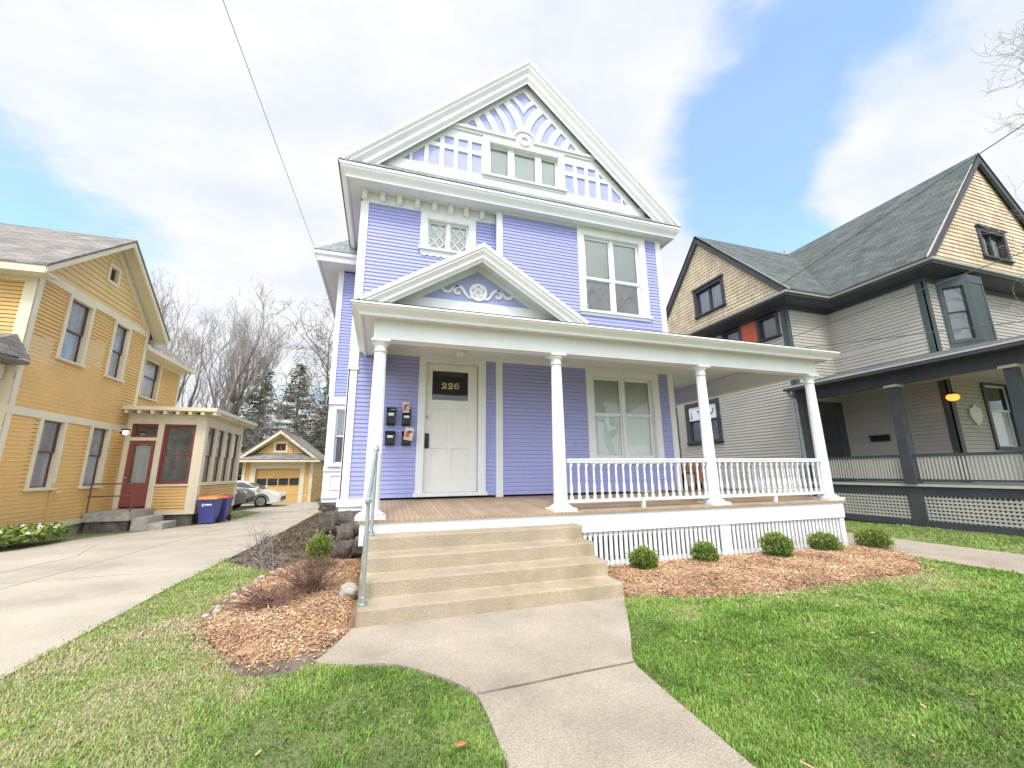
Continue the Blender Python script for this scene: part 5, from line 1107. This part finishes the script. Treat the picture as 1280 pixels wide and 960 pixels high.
# ------------------------------------------------------------------ grass
def fbm(x, y, s, o=0): return np.array([mnoise.noise(Vector((a*s+o,b_*s-o,o*.7))) + .5*mnoise.noise(Vector((a*s*2.3-o,b_*s*2.3,o))) for a,b_ in zip(x,y)])
CAMXY = (.211,-5.532)
def lawn(name, region, n, bounds, label, dry):
    x = NR.uniform(bounds[0],bounds[1],n*4); y = NR.uniform(bounds[2],bounds[3],n*4)
    dist = np.hypot(x-CAMXY[0],y-CAMXY[1]); p = np.clip((3.2/np.maximum(dist,1.2))**1.0,0,1)
    keep = region(x+NR.normal(0,.014,len(x)),y+NR.normal(0,.014,len(x))) & (NR.random(len(x)) < p); x,y = x[keep][:n],y[keep][:n]; k = len(x); dist = np.hypot(x-CAMXY[0],y-CAMXY[1])
    gn = 4000; gx,gy_ = NR.uniform(bounds[0],bounds[1],1),0
    # patchiness from a coarse grid of noise, looked up per blade
    cs = .12; nx_ = int((bounds[1]-bounds[0])/cs)+2; ny_ = int((bounds[3]-bounds[2])/cs)+2
    GX,GY = np.meshgrid(bounds[0]+np.arange(nx_)*cs, bounds[2]+np.arange(ny_)*cs); g1 = fbm(GX.ravel(),GY.ravel(),.75,3.1).reshape(ny_,nx_); g2 = fbm(GX.ravel(),GY.ravel(),2.6,8.7).reshape(ny_,nx_)
    ix = np.clip(((x-bounds[0])/cs).astype(int),0,nx_-1); iy = np.clip(((y-bounds[2])/cs).astype(int),0,ny_-1)
    a1,a2 = g1[iy,ix],g2[iy,ix]
    dr = dry(x,y)
    tint = np.clip(.36+.26*a1+.34*a2+NR.normal(0,.17,k)+dr,0.0,1)
    dead = NR.random(k) < np.clip(.035+.25*np.maximum(0,a2-.35)+dr*.9,0,.8); tint = np.where(dead, NR.uniform(.82,1,k), tint)
    bare = NR.random(k) < np.clip((a2-.55)*1.2+dr*.5,0,.75); 
    g3 = fbm(GX.ravel(),GY.ravel(),5.5,2.2).reshape(ny_,nx_)[iy,ix]; h = NR.uniform(.014,.042,k)*(1+.5*a1+.35*a2+.75*g3).clip(.35,2.4)*np.where(dead,.8,1); h = np.where(bare,h*.35,h); w_ = NR.uniform(.0018,.0036,k)*np.clip(dist/3.0,1,3.2)
    yaw = NR.uniform(0,2*PI,k); lean = np.abs(NR.normal(.85,.45,k)); lean = np.where(dead, lean+.5, lean)
    d = np.c_[np.cos(yaw),np.sin(yaw),0*yaw]; s_ = np.c_[-np.sin(yaw),np.cos(yaw),0*yaw]; z0_ = zgv(y); c = np.c_[x,y,z0_]
    up = np.array([0,0,1.0]); m1 = c+d*(h*np.sin(lean*.6)*.55)[:,None]+up*(h*.6*np.cos(lean*.6))[:,None]; tp = c+d*(h*np.sin(lean)*1.0)[:,None]+up*(h*np.cos(lean*1.1)).clip(.006)[:,None]
    V = np.stack([c-s_*w_[:,None],c+s_*w_[:,None],m1+s_*w_[:,None]*.8,m1-s_*w_[:,None]*.8,tp],axis=1).reshape(-1,3)
    b_ = np.arange(k)[:,None]*5; F = np.concatenate([b_+np.array([[0,1,2]]),b_+np.array([[0,2,3]]),b_+np.array([[3,2,4]])],axis=1).reshape(-1,3)
    return tag(raw_mesh(name, V, F, M['grass'], np.repeat(tint,3)), label, None, None, 'stuff')
def regL(x,y): return (x > -2.24+NR.normal(0,.02,len(x))) & (x < 1.0) & ~inside(WALK,x,y) & ~inside(ML,x,y) & ~((y > 1.2) & (edge_dist(ML,x,y) < .1)) & ~inside(DK,x,y) & ~(inside(SO,x,y)) & ~((x > -.05) & (y > -1.35))
def regR(x,y): return (x < 8.2+NR.normal(0,.02,len(x))) & (x > 1.8) & ~inside(WALK,x,y) & ~inside(MR,x,y) & ~((x < 2.86) & (y > -1.3)) & (y < 0.02)
bl = lambda x,y,cx,cy,r: np.exp(-((x-cx)**2+(y-cy)**2)/r**2)
dryL = lambda x,y: .24*np.clip((-x-.2)/1.2,0,1)+.38*bl(x,y,-1.25,-2.1,.42)+.25*bl(x,y,-1.6,-.9,.5)+.40*bl(x,y,-.55,-2.15,.18)-.20*np.clip((x+.35)/.7,0,1)+.5*np.exp(-edge_dist(ML,x,y)/.10)
dryR = lambda x,y: -.12+.42*np.exp(-edge_dist(MR,x,y)/.28)+.34*bl(x,y,3.05,-2.0,.2)+.20*bl(x,y,6.8,-2.4,.7)+.16*bl(x,y,5.0,-2.1,.6)
lawn('grass', regL, 170000, (-2.3,1.0,-7.0,3.2), 'mown grass, patchy and brownish, between the drive and the walk', dryL)
lawn('grass', regR, 300000, (1.8,8.4,-7.0,0.05), 'bright green mown grass in front of the porch', dryR)
lawn('grass', lambda x,y: (x > 9.98) & (x < 12.45), 26000, (9.95,12.45,-5,6), 'strip of grass beside the grey house', lambda x,y: .06+0*x)
lawn('grass', lambda x,y: (x > -7.5+.25*(y>9)) & (x < np.where(y < 9.5,-7.0,-4.95)) & (y < 20) & ~((y > 9) & (y < 14.6) & (x < -5.4)), 14000, (-7.6,-4.6,-4,20), 'rough grass along the far edge of the drive', lambda x,y: .18+0*x)
lawn('grass', lambda x,y: (x > -3.1) & (x < .5), 7000, (-3.2,.5,14,24.4), 'rough grass beside the garage', lambda x,y: .14+0*x)
lf = MB(); lump(lf,(.668,-3.189,.045),(.036,.019,.006),5,2,.7); tag(lf.build('fallen_leaf', M['leafbrown'], None, loc=(.668,-3.189,.04), smooth='all'),'single orange-brown fallen leaf lying on the grass','leaf')
chips('dry_leaf_bits', [(-2.2,-5.2),(1.0,-5.2),(.84,-2.7),(.1,-2.05),(-.9,-1.9),(-1.4,-.8),(-1.3,1.2),(-2.2,1.5)], lambda x,y: zgv(y)+.015, 70, M['chips'], (.012,.045), 'scattered dry leaf bits on the brownish lawn beside the drive')
chips('dry_leaf_bits', [(2.0,-5.2),(8.1,-5.2),(8.1,-1.5),(3.2,-1.4),(2.1,-2.6)], lambda x,y: zgv(y)+.015, 110, M['chips'], (.012,.045), 'scattered dry leaf bits on the bright lawn before the porch')
for pts in ([(-4.3,-6),(-4.25,0),(-4.15,6),(-4.0,10.5)],[(-6.9,2.0),(-5.2,2.05),(-2.25,2.1)],[(-6.5,8.0),(-4.4,8.1),(-2.2,8.05)],[(-5.6,6.2),(-5.0,4.4),(-5.1,2.8),(-4.9,1.0)]):
    m = MB(); P_ = []
    for a,b_ in zip(pts,pts[1:]): P_ += [(a[0]+(b_[0]-a[0])*i/10+random.gauss(0,.012), a[1]+(b_[1]-a[1])*i/10) for i in range(10)]
    m.tube([(x,y,zg(0,y)+.010) for x,y in P_], .006, 5); tag(m.build('driveway_joint', M['joint'], None, uv=False), 'dark crack or joint in the driveway', None, None, 'structure')
# ------------------------------------------------------------------ stones
rk = MB(); lump(rk,(-.06,-.28,.08),(.10,.12,.085),11,3,.35,.9); tag(rk.build('rock', M['stone_pale'], None, loc=(-.075,-.3,.05), smooth='all'),'rounded grey rock leaning against the steps','rock')
st0 = None
edge = [(-1.22,1.05),(-1.24,.85),(-1.2,.7),(-1.27,.5),(-1.22,.38),(-1.30,.25),(-1.25,.12),(-1.31,0),(-1.24,-.12),(-1.32,-.22),(-1.28,-.36),(-1.33,-.5),(-1.26,-.6),(-1.14,1.3),(-1.1,1.5),(-1.17,.2),(-1.2,-.05),(-1.21,-.3),(-1.15,.55)]
for i,(x,y) in enumerate(edge):
    if st0 is None:
        s_ = MB(); lump(s_,(x,y,.03),(.04,.032,.024),20,2,.4); st0 = s_.build('edging_stone', M['stone_pale'], None, loc=(x,y,.045), smooth='all'); o = st0
    else:
        o = st0.copy(); COL.objects.link(o); o.location = (x,y,.045+zg(0,y)); o.rotation_euler = (0,0,random.uniform(0,6)); k_ = random.uniform(.45,1.15); o.scale = (k_,k_,k_)
    tag(o,'one of the small pale stones edging the chip bed along the lawn','stone','pale edging stones')
# ------------------------------------------------------------------ shrubs
def leafball(c, rx, rz, n, seed, lsize=(.02,.036), squash=1.0):
    rg = np.random.default_rng(seed); d = rg.normal(size=(n,3)); d /= np.linalg.norm(d,axis=1)[:,None]
    lump_ = np.array([.27*mnoise.noise(Vector(q*2.2)+Vector((seed,0,0)))+.10*mnoise.noise(Vector(q*5)+Vector((0,seed,0))) for q in d])
    r = np.where(rg.random(n) < .72, rg.uniform(.80,1.06,n), rg.uniform(.35,.85,n))*(1+lump_); spr = rg.random(n) < .07; r = np.where(spr, r*rg.uniform(1.08,1.38,n), r)
    P_ = d*r[:,None]*np.array([rx,rx,rz])+np.array(c)
    nd = d*.8+rg.normal(0,.55,(n,3)); nd[:,2] += .45; nd /= np.linalg.norm(nd,axis=1)[:,None]
    a = np.cross(nd,rg.normal(size=(n,3))); a /= np.linalg.norm(a,axis=1)[:,None]; l = rg.uniform(*lsize,n)[:,None]; w_ = l*.55
    V = np.stack([P_,P_+nd*l*.5+a*w_*.5,P_+nd*l,P_+nd*l*.5-a*w_*.5],axis=1).reshape(-1,3); F = (np.arange(n)[:,None]*4+np.arange(4)[None])
    tint = np.clip(.18+.35*rg.random(n)+.28*np.clip(d[:,2],-.4,1)*rg.random(n)+np.where(spr,.3,0)+.18*np.clip((r-.9)*3,-.5,.6),0,1)  # tint rises towards the top and the outer leaves, lower inside
    return V,F,tint
def boxwood(x, y, rx, rz, seed, label, n=3800, z=.05):
    t_ = thing('boxwood_shrub', (x,y,z), label, 'shrub', 'young boxwood shrubs in the chip beds')
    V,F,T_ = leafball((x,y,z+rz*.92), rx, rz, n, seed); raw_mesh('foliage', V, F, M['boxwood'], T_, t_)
    m = MB(); rg = random.Random(seed)
    for i in range(14):
        a = rg.uniform(0,2*PI); q = rg.uniform(.3,.85); m.tube([(x+.02*math.cos(a),y+.02*math.sin(a),z-.03),(x+rx*.5*q*math.cos(a),y+rx*.5*q*math.sin(a),z+rz*.7),(x+rx*q*math.cos(a),y+rx*q*math.sin(a),z+rz*1.3)],[.007,.005,.003],5)
    m.build('stem', M['bark'], t_, uv=False)
boxwood(3.67,-.45,.165,.15,1,'boxwood nearest the concrete steps in the bed before the porch')
boxwood(4.78,-.35,.155,.14,2,'boxwood second from the steps, in front of the slatted skirt')
boxwood(6.02,-.47,.20,.185,3,'tallest boxwood, in the middle of the bed before the porch',4800)
boxwood(7.14,-.37,.205,.15,4,'boxwood under the end column of the porch, next to the corner one')
boxwood(8.16,-.45,.225,.16,5,'pale yellowish boxwood at the far corner of the bed by the path',4200)
boxwood(-.575,1.26,.155,.235,6,'upright narrow boxwood in the bed beside the stone foundation',3400,.04)
def twigbush(name, c, n, h, spread, mat, label, seed, lean=(0,0), r0=.004, kids=5):
    t_ = thing(name, c, label, 'shrub'); rg = random.Random(seed); m = MB(); m2 = MB()
    for i in range(n):
        a = rg.uniform(0,2*PI); q = rg.random()**.6*spread; hh_ = h*rg.uniform(.5,1); b0 = Vector((c[0]+rg.gauss(0,.08),c[1]+rg.gauss(0,.08),c[2]-.01))
        tip = Vector((c[0]+q*math.cos(a)+lean[0]*hh_,c[1]+q*math.sin(a)+lean[1]*hh_,c[2]+hh_*(1-.35*(q/spread)**2)))
        mid = b0.lerp(tip,.5)+Vector((rg.gauss(0,.03),rg.gauss(0,.03),hh_*.12)); pts = [b0,b0.lerp(mid,.5)+Vector((0,0,.02)),mid,mid.lerp(tip,.5)+Vector((rg.gauss(0,.012),rg.gauss(0,.012),.01)),tip]
        m.tube(pts,[r0,r0*.9,r0*.75,r0*.55,r0*.3],4,False)
        for k_ in range(kids):
            p = pts[rg.choice((1,2,3))].lerp(pts[4],rg.uniform(0,.8)); d = Vector((rg.gauss(0,1),rg.gauss(0,1),rg.uniform(-.2,1))).normalized()*rg.uniform(.05,.16)*(h/.5)
            m.tube([p,p+d*.5+Vector((0,0,.008)),p+d],[r0*.5,r0*.4,r0*.22],3,False)
    m.build('stem', mat, t_, uv=False); return t_
twigbush('bare_shrub',(-.48,-.10,.06),120,.48,.46,M['twig_red'],'sprawling leafless red-brown shrub in the chip bed beside the steps',4)
twigbush('bare_shrub',(-.80,-.45,.05),110,.22,.46,M['twig_red'],'low flattened tangle of brown twigs on the wood chips',5,(-.2,-.3))
twigbush('bare_shrub',(-1.75,3.0,-.03),16,.75,.5,M['twig'],'thin leafless stalks at the edge of the driveway',6,(-.1,0),.004,4)
twigbush('bare_shrub',(-1.28,1.55,.03),14,.62,.4,M['twig'],'few long bare stems arching over the lawn edge',9,(-.2,-.2),.004,3)
for i,(x,y,r_,hh_,lb) in enumerate([(-1.35,3.4,.5,.16,'low dull green ground plant between the drive and the stone foundation'),(-1.75,4.7,.4,.14,'patch of creeping greenery along the drive, behind the thin stalks')]):
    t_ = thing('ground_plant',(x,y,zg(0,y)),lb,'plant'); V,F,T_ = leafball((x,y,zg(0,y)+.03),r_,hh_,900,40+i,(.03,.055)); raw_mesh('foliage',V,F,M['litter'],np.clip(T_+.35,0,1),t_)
# ------------------------------------------------------------------ trees
def bare_tree(name, base, hgt, r0, seed, label, levels=5, lean=(0,0,1), spread=.62, nst=1, mat='bark', kids=(5,5,4,4,3), twig_r=.006, upk=.18, first=.25, shrink=.62, cat='tree', droop=0.0, group=None, tw='twig'):
    t_ = thing(name, base, label, cat, group); rg = random.Random(seed); mt = MB(); mc = MB()
    def grow(p, d, L_, r_, lv):
        n_ = 5 if lv < 2 else 4; pts = [p]; rr = [r_]; q = p; dd = d.copy()
        for i in range(n_):
            j = Vector((rg.gauss(0,1),rg.gauss(0,1),rg.gauss(0,1)))*(.10+.05*lv)
            dd = (dd+j+Vector((0,0,upk if lv else .05))-Vector((0,0,droop*lv*.12))).normalized(); q = q+dd*(L_/n_); pts.append(q); rr.append(max(twig_r*.6, r_*(1-.55*(i+1)/n_)))
        (mt if lv < 2 else mc).tube(pts, rr, (10 if lv == 0 else 6 if lv == 1 else 4 if lv == 2 else 3), lv < 2)
        if lv >= levels: return
        for k_ in range(kids[min(lv,len(kids)-1)]):
            f = first+(1-first)*(k_+rg.random())/kids[min(lv,len(kids)-1)] if lv == 0 else rg.uniform(.2,1)
            f = min(.999,f); i = int(f*n_); pp = pts[i].lerp(pts[i+1],f*n_-i); ax = dd.orthogonal().normalized(); ax.rotate(Matrix.Rotation(rg.uniform(0,2*PI),3,dd))
            t0 = (pts[i+1]-pts[i]).normalized(); nd = (t0*(1-spread*.55)+ax*spread*rg.uniform(.7,1.25)).normalized()
            grow(pp, nd, L_*shrink*rg.uniform(.7,1.15)*(1.15-.4*f), max(twig_r, rr[i]*.58), lv+1)
        if lv < levels: grow(pts[-1], dd, L_*shrink*.9, max(twig_r, rr[-1]*.9), lv+1)
    for s_ in range(nst):
        d = Vector(lean).normalized()
        if nst > 1: a = 2*PI*s_/nst+rg.random(); d = (d+Vector((math.cos(a),math.sin(a),0))*rg.uniform(.22,.42)).normalized()
        grow(Vector(base)-Vector((0,0,.1)), d, hgt*.42, r0, 0)
    mt.build('trunk', M[mat], t_, smooth='all', uv=False); mc.build('crown', M[tw], t_, uv=False); return t_
bare_tree('bare_tree',(-12.6,30,-.45),18.5,.30,11,'big leafless many-stemmed tree rising behind the glazed entry porch',5,nst=5,spread=.40,kids=(4,4,3,3,2),twig_r=.010,upk=.26,first=.3,shrink=.66)
bare_tree('bare_tree',(-19.5,33,-.45),14,.22,12,'leafless tree showing over the roof edge of the yellow house',5,nst=2,spread=.5,kids=(4,3,3,3,2),twig_r=.010,upk=.2)
bare_tree('bare_tree',(-8.6,33,-.45),9.5,.14,13,'slender leafless tree between the big bare tree and the conifers',5,nst=3,spread=.5,kids=(4,4,4,3,2),twig_r=.009,upk=.2)
bare_tree('bare_tree',(-1.75,17.5,-.35),12,.22,21,'gnarled leafless tree beside the side wing of the periwinkle house',5,lean=(-.16,0,1),spread=.95,kids=(5,5,4,4,2),twig_r=.011,upk=.04,shrink=.72,first=.3,tw='bark')
bare_tree('street_tree',(14.85,-4.15,0),15.5,.22,31,'leafless street tree reaching its twigs over the grey house',5,lean=(-.1,.05,1),spread=.75,kids=(6,5,4,4,3),twig_r=.005,upk=.11,shrink=.66,first=.5)
bare_tree('street_tree',(12.2,-9.6,0),16,.26,37,'leafless street tree mirrored in the upper window of the periwinkle house',5,spread=.7,kids=(6,5,4,3,3),twig_r=.008,upk=.1,shrink=.66,first=.35)
def conifer(base, h, r_, seed, label):
    t_ = thing('conifer_tree', base, label, 'tree'); rg = np.random.default_rng(seed); m = MB(); m.tube([base,(base[0]+.1,base[1],base[2]+h*.5),(base[0],base[1],base[2]+h)],[h*.017,h*.011,.02],8)
    P0=[];D=[]
    z = .10*h
    while z < h*.985:
        f = z/h; rr = r_*(1-f)**.8*rg.uniform(.75,1.15); nb = int(5+4*(1-f))
        for k_ in range(nb):
            a = rg.uniform(0,2*PI); l = rr*rg.uniform(.55,1.1)+.12; dr = -.25+.55*f; b0 = Vector((base[0],base[1],base[2]+z)); tip = b0+Vector((math.cos(a)*l,math.sin(a)*l,dr*l*.8)); mid = b0.lerp(tip,.55)+Vector((0,0,-.06*l))
            m.tube([b0,mid,tip],[.03*(1-f)+.012,.018,.006],4,False)
            nn = int(26*l/1.2)+8
            for q in range(nn):
                u = rg.uniform(.18,1.0); p = b0.lerp(mid,u/.55) if u < .55 else mid.lerp(tip,(u-.55)/.45); P0.append(p+Vector(rg.normal(0,.09,3)*np.array([1,1,.7]))); side = Vector((-math.sin(a),math.cos(a),0))*rg.choice([-1,1]); D.append((Vector((math.cos(a),math.sin(a),0))*.6+side*.7+Vector((0,0,rg.normal(-.25,.3)))).normalized())
        z += h*.021*rg.uniform(.8,1.3)
    P0 = np.array([tuple(p) for p in P0]); D = np.array([tuple(d) for d in D]); n = len(P0); l = rg.uniform(.16,.42,n)[:,None]; a = np.cross(D,rg.normal(size=(n,3))); a /= np.linalg.norm(a,axis=1)[:,None]; w_ = l*.16
    V = np.stack([P0,P0+D*l*.45+a*w_,P0+D*l,P0+D*l*.45-a*w_],axis=1).reshape(-1,3); F = np.arange(n)[:,None]*4+np.arange(4)[None]
    m.build('trunk', M['bark'], t_, uv=False); raw_mesh('foliage', V, F, M['needles'], np.clip(rg.normal(.45,.22,n),0,1), t_)
conifer((-10.6,36,-.45),12.6,3.3,1,'tall pointed conifer behind the garage, on the side of the bare tree')
conifer((-7.7,37,-.45),12.4,3.9,2,'broad shaggy conifer right behind the garage roof')
conifer((-4.8,36,-.45),10.2,3.3,3,'shorter conifer next to the side wing of the periwinkle house')
def scrub(x, y, rx, rz, n, seed, label, mat='litter'):
    t_ = thing('hedge_shrub',(x,y,-.45),label,'shrub'); V,F,T_ = leafball((x,y,-.45+rz*.8),rx,rz,n,seed,(.12,.28)); raw_mesh('foliage',V,F,M[mat],T_,t_)
scrub(-11.2,31,2.0,1.7,1500,61,'brown leafless thicket between the entry porch and the garage'); scrub(-3.3,33,1.9,1.7,1300,62,'dull evergreen thicket behind the garage, next to the fence','needles'); scrub(-15.5,31,2.5,1.8,1500,63,'brown thicket behind the yellow house')
fn = thing('board_fence',(-2.4,32,-.45),'weathered grey board fence behind the garage','fence'); m = MB()
for i in range(30): m.box(-3.9+i*.16,-3.9+i*.16+.145,32,32.02,-.45,1.35)
m.build('boards', M['fence_wood'], fn); m = MB(); m.box(-3.95,1,32.02,32.06,0,.08); m.box(-3.95,1,32.02,32.06,.95,1.03); m.build('rail', M['fence_wood'], fn)
bh = thing('far_house',(-5.5,46,-.45),'grey-blue house glimpsed through the trees beyond the garage','house')
m = MB(); m.box(-9,0,46,52,-.5,4.3); m.build('wall', M['slate_blue'], bh); m = MB(); m.prism(Fr((0,45.6,0),(1,0,0),(0,-1,0)),[(-9.4,4.3),(.4,4.3),(-4.5,7.6)],-6.6,0); m.build('roof', M['shingle_dark'], bh)
window(bh,Fr((0,46,0),(1,0,0),(0,-1,0)),-7.2,-6.2,1.6,3.2,cw=.12,rail=2.4,back='room'); window(bh,Fr((0,46,0),(1,0,0),(0,-1,0)),-4.2,-3.2,1.6,3.2,cw=.12,rail=2.4,back='room')
# ------------------------------------------------------------------ sky, sun, camera
R = Vector((0.95363235,-0.30081237,-0.00986186)); U = Vector((-0.05388951,-0.20289354,0.9777168)); FW = Vector((0.29611022,0.93185092,0.20969648)); FPX = 509.0458
SUN_EL, SUN_AZ = 54.0, 200.0      # azimuth clockwise from +Y (north): behind the viewer, over the left shoulder
SUN_STR, SKY_STR, EXPO = 1.5, .11, .78
wd_ = bpy.data.worlds.new('World'); SC.world = wd_; wd_.use_nodes = True; nt = wd_.node_tree; N = nt.nodes; Lk = nt.links
bg = N['Background']; bg.inputs['Strength'].default_value = SKY_STR
sky = N.new('ShaderNodeTexSky'); sky.sky_type = 'NISHITA'; sky.sun_disc = False; sky.sun_elevation = math.radians(SUN_EL); sky.sun_rotation = math.radians(SUN_AZ); sky.air_density = 1.0; sky.dust_density = .6; sky.ozone_density = 1.5
tc = N.new('ShaderNodeTexCoord'); nrm = N.new('ShaderNodeVectorMath'); nrm.operation = 'NORMALIZE'; Lk.new(tc.outputs['Generated'], nrm.inputs[0])
sep = N.new('ShaderNodeSeparateXYZ'); Lk.new(nrm.outputs[0], sep.inputs[0])
ad = N.new('ShaderNodeMath'); ad.operation = 'ADD'; ad.inputs[1].default_value = .22; ab = N.new('ShaderNodeMath'); ab.operation = 'MAXIMUM'; ab.inputs[1].default_value = 0.0; Lk.new(sep.outputs[2], ab.inputs[0]); Lk.new(ab.outputs[0], ad.inputs[0])
dv = N.new('ShaderNodeVectorMath'); dv.operation = 'DIVIDE'; cb_ = N.new('ShaderNodeCombineXYZ')
for i in range(3): Lk.new(ad.outputs[0], cb_.inputs[i])
Lk.new(nrm.outputs[0], dv.inputs[0]); Lk.new(cb_.outputs[0], dv.inputs[1])
def noise_(scale, det, off, rough=.55):
    mp = N.new('ShaderNodeMapping'); mp.inputs['Location'].default_value = off; mp.inputs['Scale'].default_value = (1,1.3,0); Lk.new(dv.outputs[0], mp.inputs[0])
    n_ = N.new('ShaderNodeTexNoise'); n_.inputs['Scale'].default_value = scale; n_.inputs['Detail'].default_value = det; n_.inputs['Roughness'].default_value = rough; Lk.new(mp.outputs[0], n_.inputs['Vector']); return n_.outputs[0]
def math_(op, a, b_):
    n_ = N.new('ShaderNodeMath'); n_.operation = op
    for i,v in enumerate((a,b_)):
        if isinstance(v,(int,float)): n_.inputs[i].default_value = v
        else: Lk.new(v, n_.inputs[i])
    return n_.outputs[0]
base = noise_(1.1,7,(3.2,1.7,0),.58); acc = math_('MULTIPLY', math_('SUBTRACT', base, .5), 2.6)
acc = math_('ADD', acc, .30)
def pxdir(u,v): return (FW+R*((u-640)/FPX)+U*((480-v)/FPX)).normalized()
for (u,v,w_,amt) in [(985,165,10,-.42),(1040,240,10,-.42),(935,250,8,-.30),(1150,160,8,.26),(1065,262,4,.22),(1160,70,7,.22),(1200,190,9,.2),(900,210,6,-.24),(1085,110,8,-.18),(1245,120,5,-.2),(55,225,8,-.12),(1120,60,9,-.05),(1250,110,7,-.10),(1160,30,10,.10),(1090,130,7,.12),(50,225,6,-.15),(150,245,5,-.06),(100,60,14,.12),(990,30,8,-.12),(860,330,9,.2),(1130,150,6,.16),(300,110,34,.22),(700,120,24,.22),(1210,190,8,.14),(880,95,9,.16)]:
    dt = N.new('ShaderNodeVectorMath'); dt.operation = 'DOT_PRODUCT'; dt.inputs[1].default_value = pxdir(u,v); Lk.new(nrm.outputs[0], dt.inputs[0])
    c_ = math.cos(math.radians(w_*1.7)); mr = N.new('ShaderNodeMapRange'); mr.interpolation_type = 'SMOOTHSTEP'; mr.inputs[1].default_value = c_; mr.inputs[2].default_value = 1.0; mr.inputs[3].default_value = 0; mr.inputs[4].default_value = amt; Lk.new(dt.outputs['Value'], mr.inputs[0])
    acc = math_('ADD', acc, mr.outputs[0])
mk = N.new('ShaderNodeMapRange'); mk.interpolation_type = 'SMOOTHSTEP'; mk.inputs[1].default_value = -.12; mk.inputs[2].default_value = .40; mk.inputs[3].default_value = .20; mk.inputs[4].default_value = 1.0; Lk.new(acc, mk.inputs[0])
tone = noise_(2.6,6,(9.1,4.4,0),.6); cr = N.new('ShaderNodeValToRGB'); cr.color_ramp.elements[0].position = .36; cr.color_ramp.elements[1].position = .60
CL_ = 5.4
cr.color_ramp.elements[0].color = (.82,.88,.955,1); cr.color_ramp.elements[1].color = (.985,.995,1.005,1); Lk.new(tone, cr.inputs[0])
sc_ = N.new('ShaderNodeVectorMath'); sc_.operation = 'SCALE'; sc_.inputs['Scale'].default_value = CL_; Lk.new(cr.outputs[0], sc_.inputs[0])
sk2 = N.new('ShaderNodeVectorMath'); sk2.operation = 'MULTIPLY'; sk2.inputs[1].default_value = (1.72,2.08,2.18); Lk.new(sky.outputs[0], sk2.inputs[0])
sdv = N.new('ShaderNodeVectorMath'); sdv.operation = 'DOT_PRODUCT'; sdv.inputs[1].default_value = (math.sin(math.radians(SUN_AZ))*math.cos(math.radians(SUN_EL)), math.cos(math.radians(SUN_AZ))*math.cos(math.radians(SUN_EL)), math.sin(math.radians(SUN_EL))); Lk.new(nrm.outputs[0], sdv.inputs[0])
sg = N.new('ShaderNodeMapRange'); sg.interpolation_type = 'SMOOTHSTEP'; sg.inputs[1].default_value = .35; sg.inputs[2].default_value = 1.0; sg.inputs[3].default_value = 1.0; sg.inputs[4].default_value = 3.2; Lk.new(sdv.outputs['Value'], sg.inputs[0])
sc2 = N.new('ShaderNodeVectorMath'); sc2.operation = 'SCALE'; Lk.new(sc_.outputs[0], sc2.inputs[0]); Lk.new(sg.outputs[0], sc2.inputs['Scale'])
mx = N.new('ShaderNodeMix'); mx.data_type = 'RGBA'; Lk.new(mk.outputs[0], mx.inputs[0]); Lk.new(sk2.outputs[0], mx.inputs[6]); Lk.new(sc2.outputs[0], mx.inputs[7]); Lk.new(mx.outputs[2], bg.inputs[0])
sl = bpy.data.lights.new('sun','SUN'); sl.energy = SUN_STR; sl.angle = math.radians(14); sl.color = (1,.965,.91); so_ = bpy.data.objects.new('sun', sl); COL.objects.link(so_)
el,az = math.radians(SUN_EL),math.radians(SUN_AZ); sd = Vector((math.sin(az)*math.cos(el),math.cos(az)*math.cos(el),math.sin(el))); so_.rotation_euler = (-sd).to_track_quat('-Z','Y').to_euler(); so_.location = sd*60
cam = bpy.data.cameras.new('camera'); cam.sensor_width = 36; cam.sensor_fit = 'HORIZONTAL'; cam.lens = FPX/1280*36; cam.clip_start = .05; cam.clip_end = 2000
co = bpy.data.objects.new('camera', cam); COL.objects.link(co); co.matrix_world = Matrix(((R.x,U.x,-FW.x,.21088),(R.y,U.y,-FW.y,-5.53211),(R.z,U.z,-FW.z,1.3763),(0,0,0,1))); SC.camera = co
SC.render.engine = 'CYCLES'; SC.cycles.use_denoising = True; SC.cycles.max_bounces = 6; SC.cycles.diffuse_bounces = 3; SC.cycles.glossy_bounces = 3; SC.cycles.transparent_max_bounces = 12
SC.view_settings.view_transform = 'Standard'; SC.view_settings.look = 'None'; SC.view_settings.exposure = EXPO; SC.view_settings.gamma = 1.0
SC.render.resolution_x = 1024; SC.render.resolution_y = 768
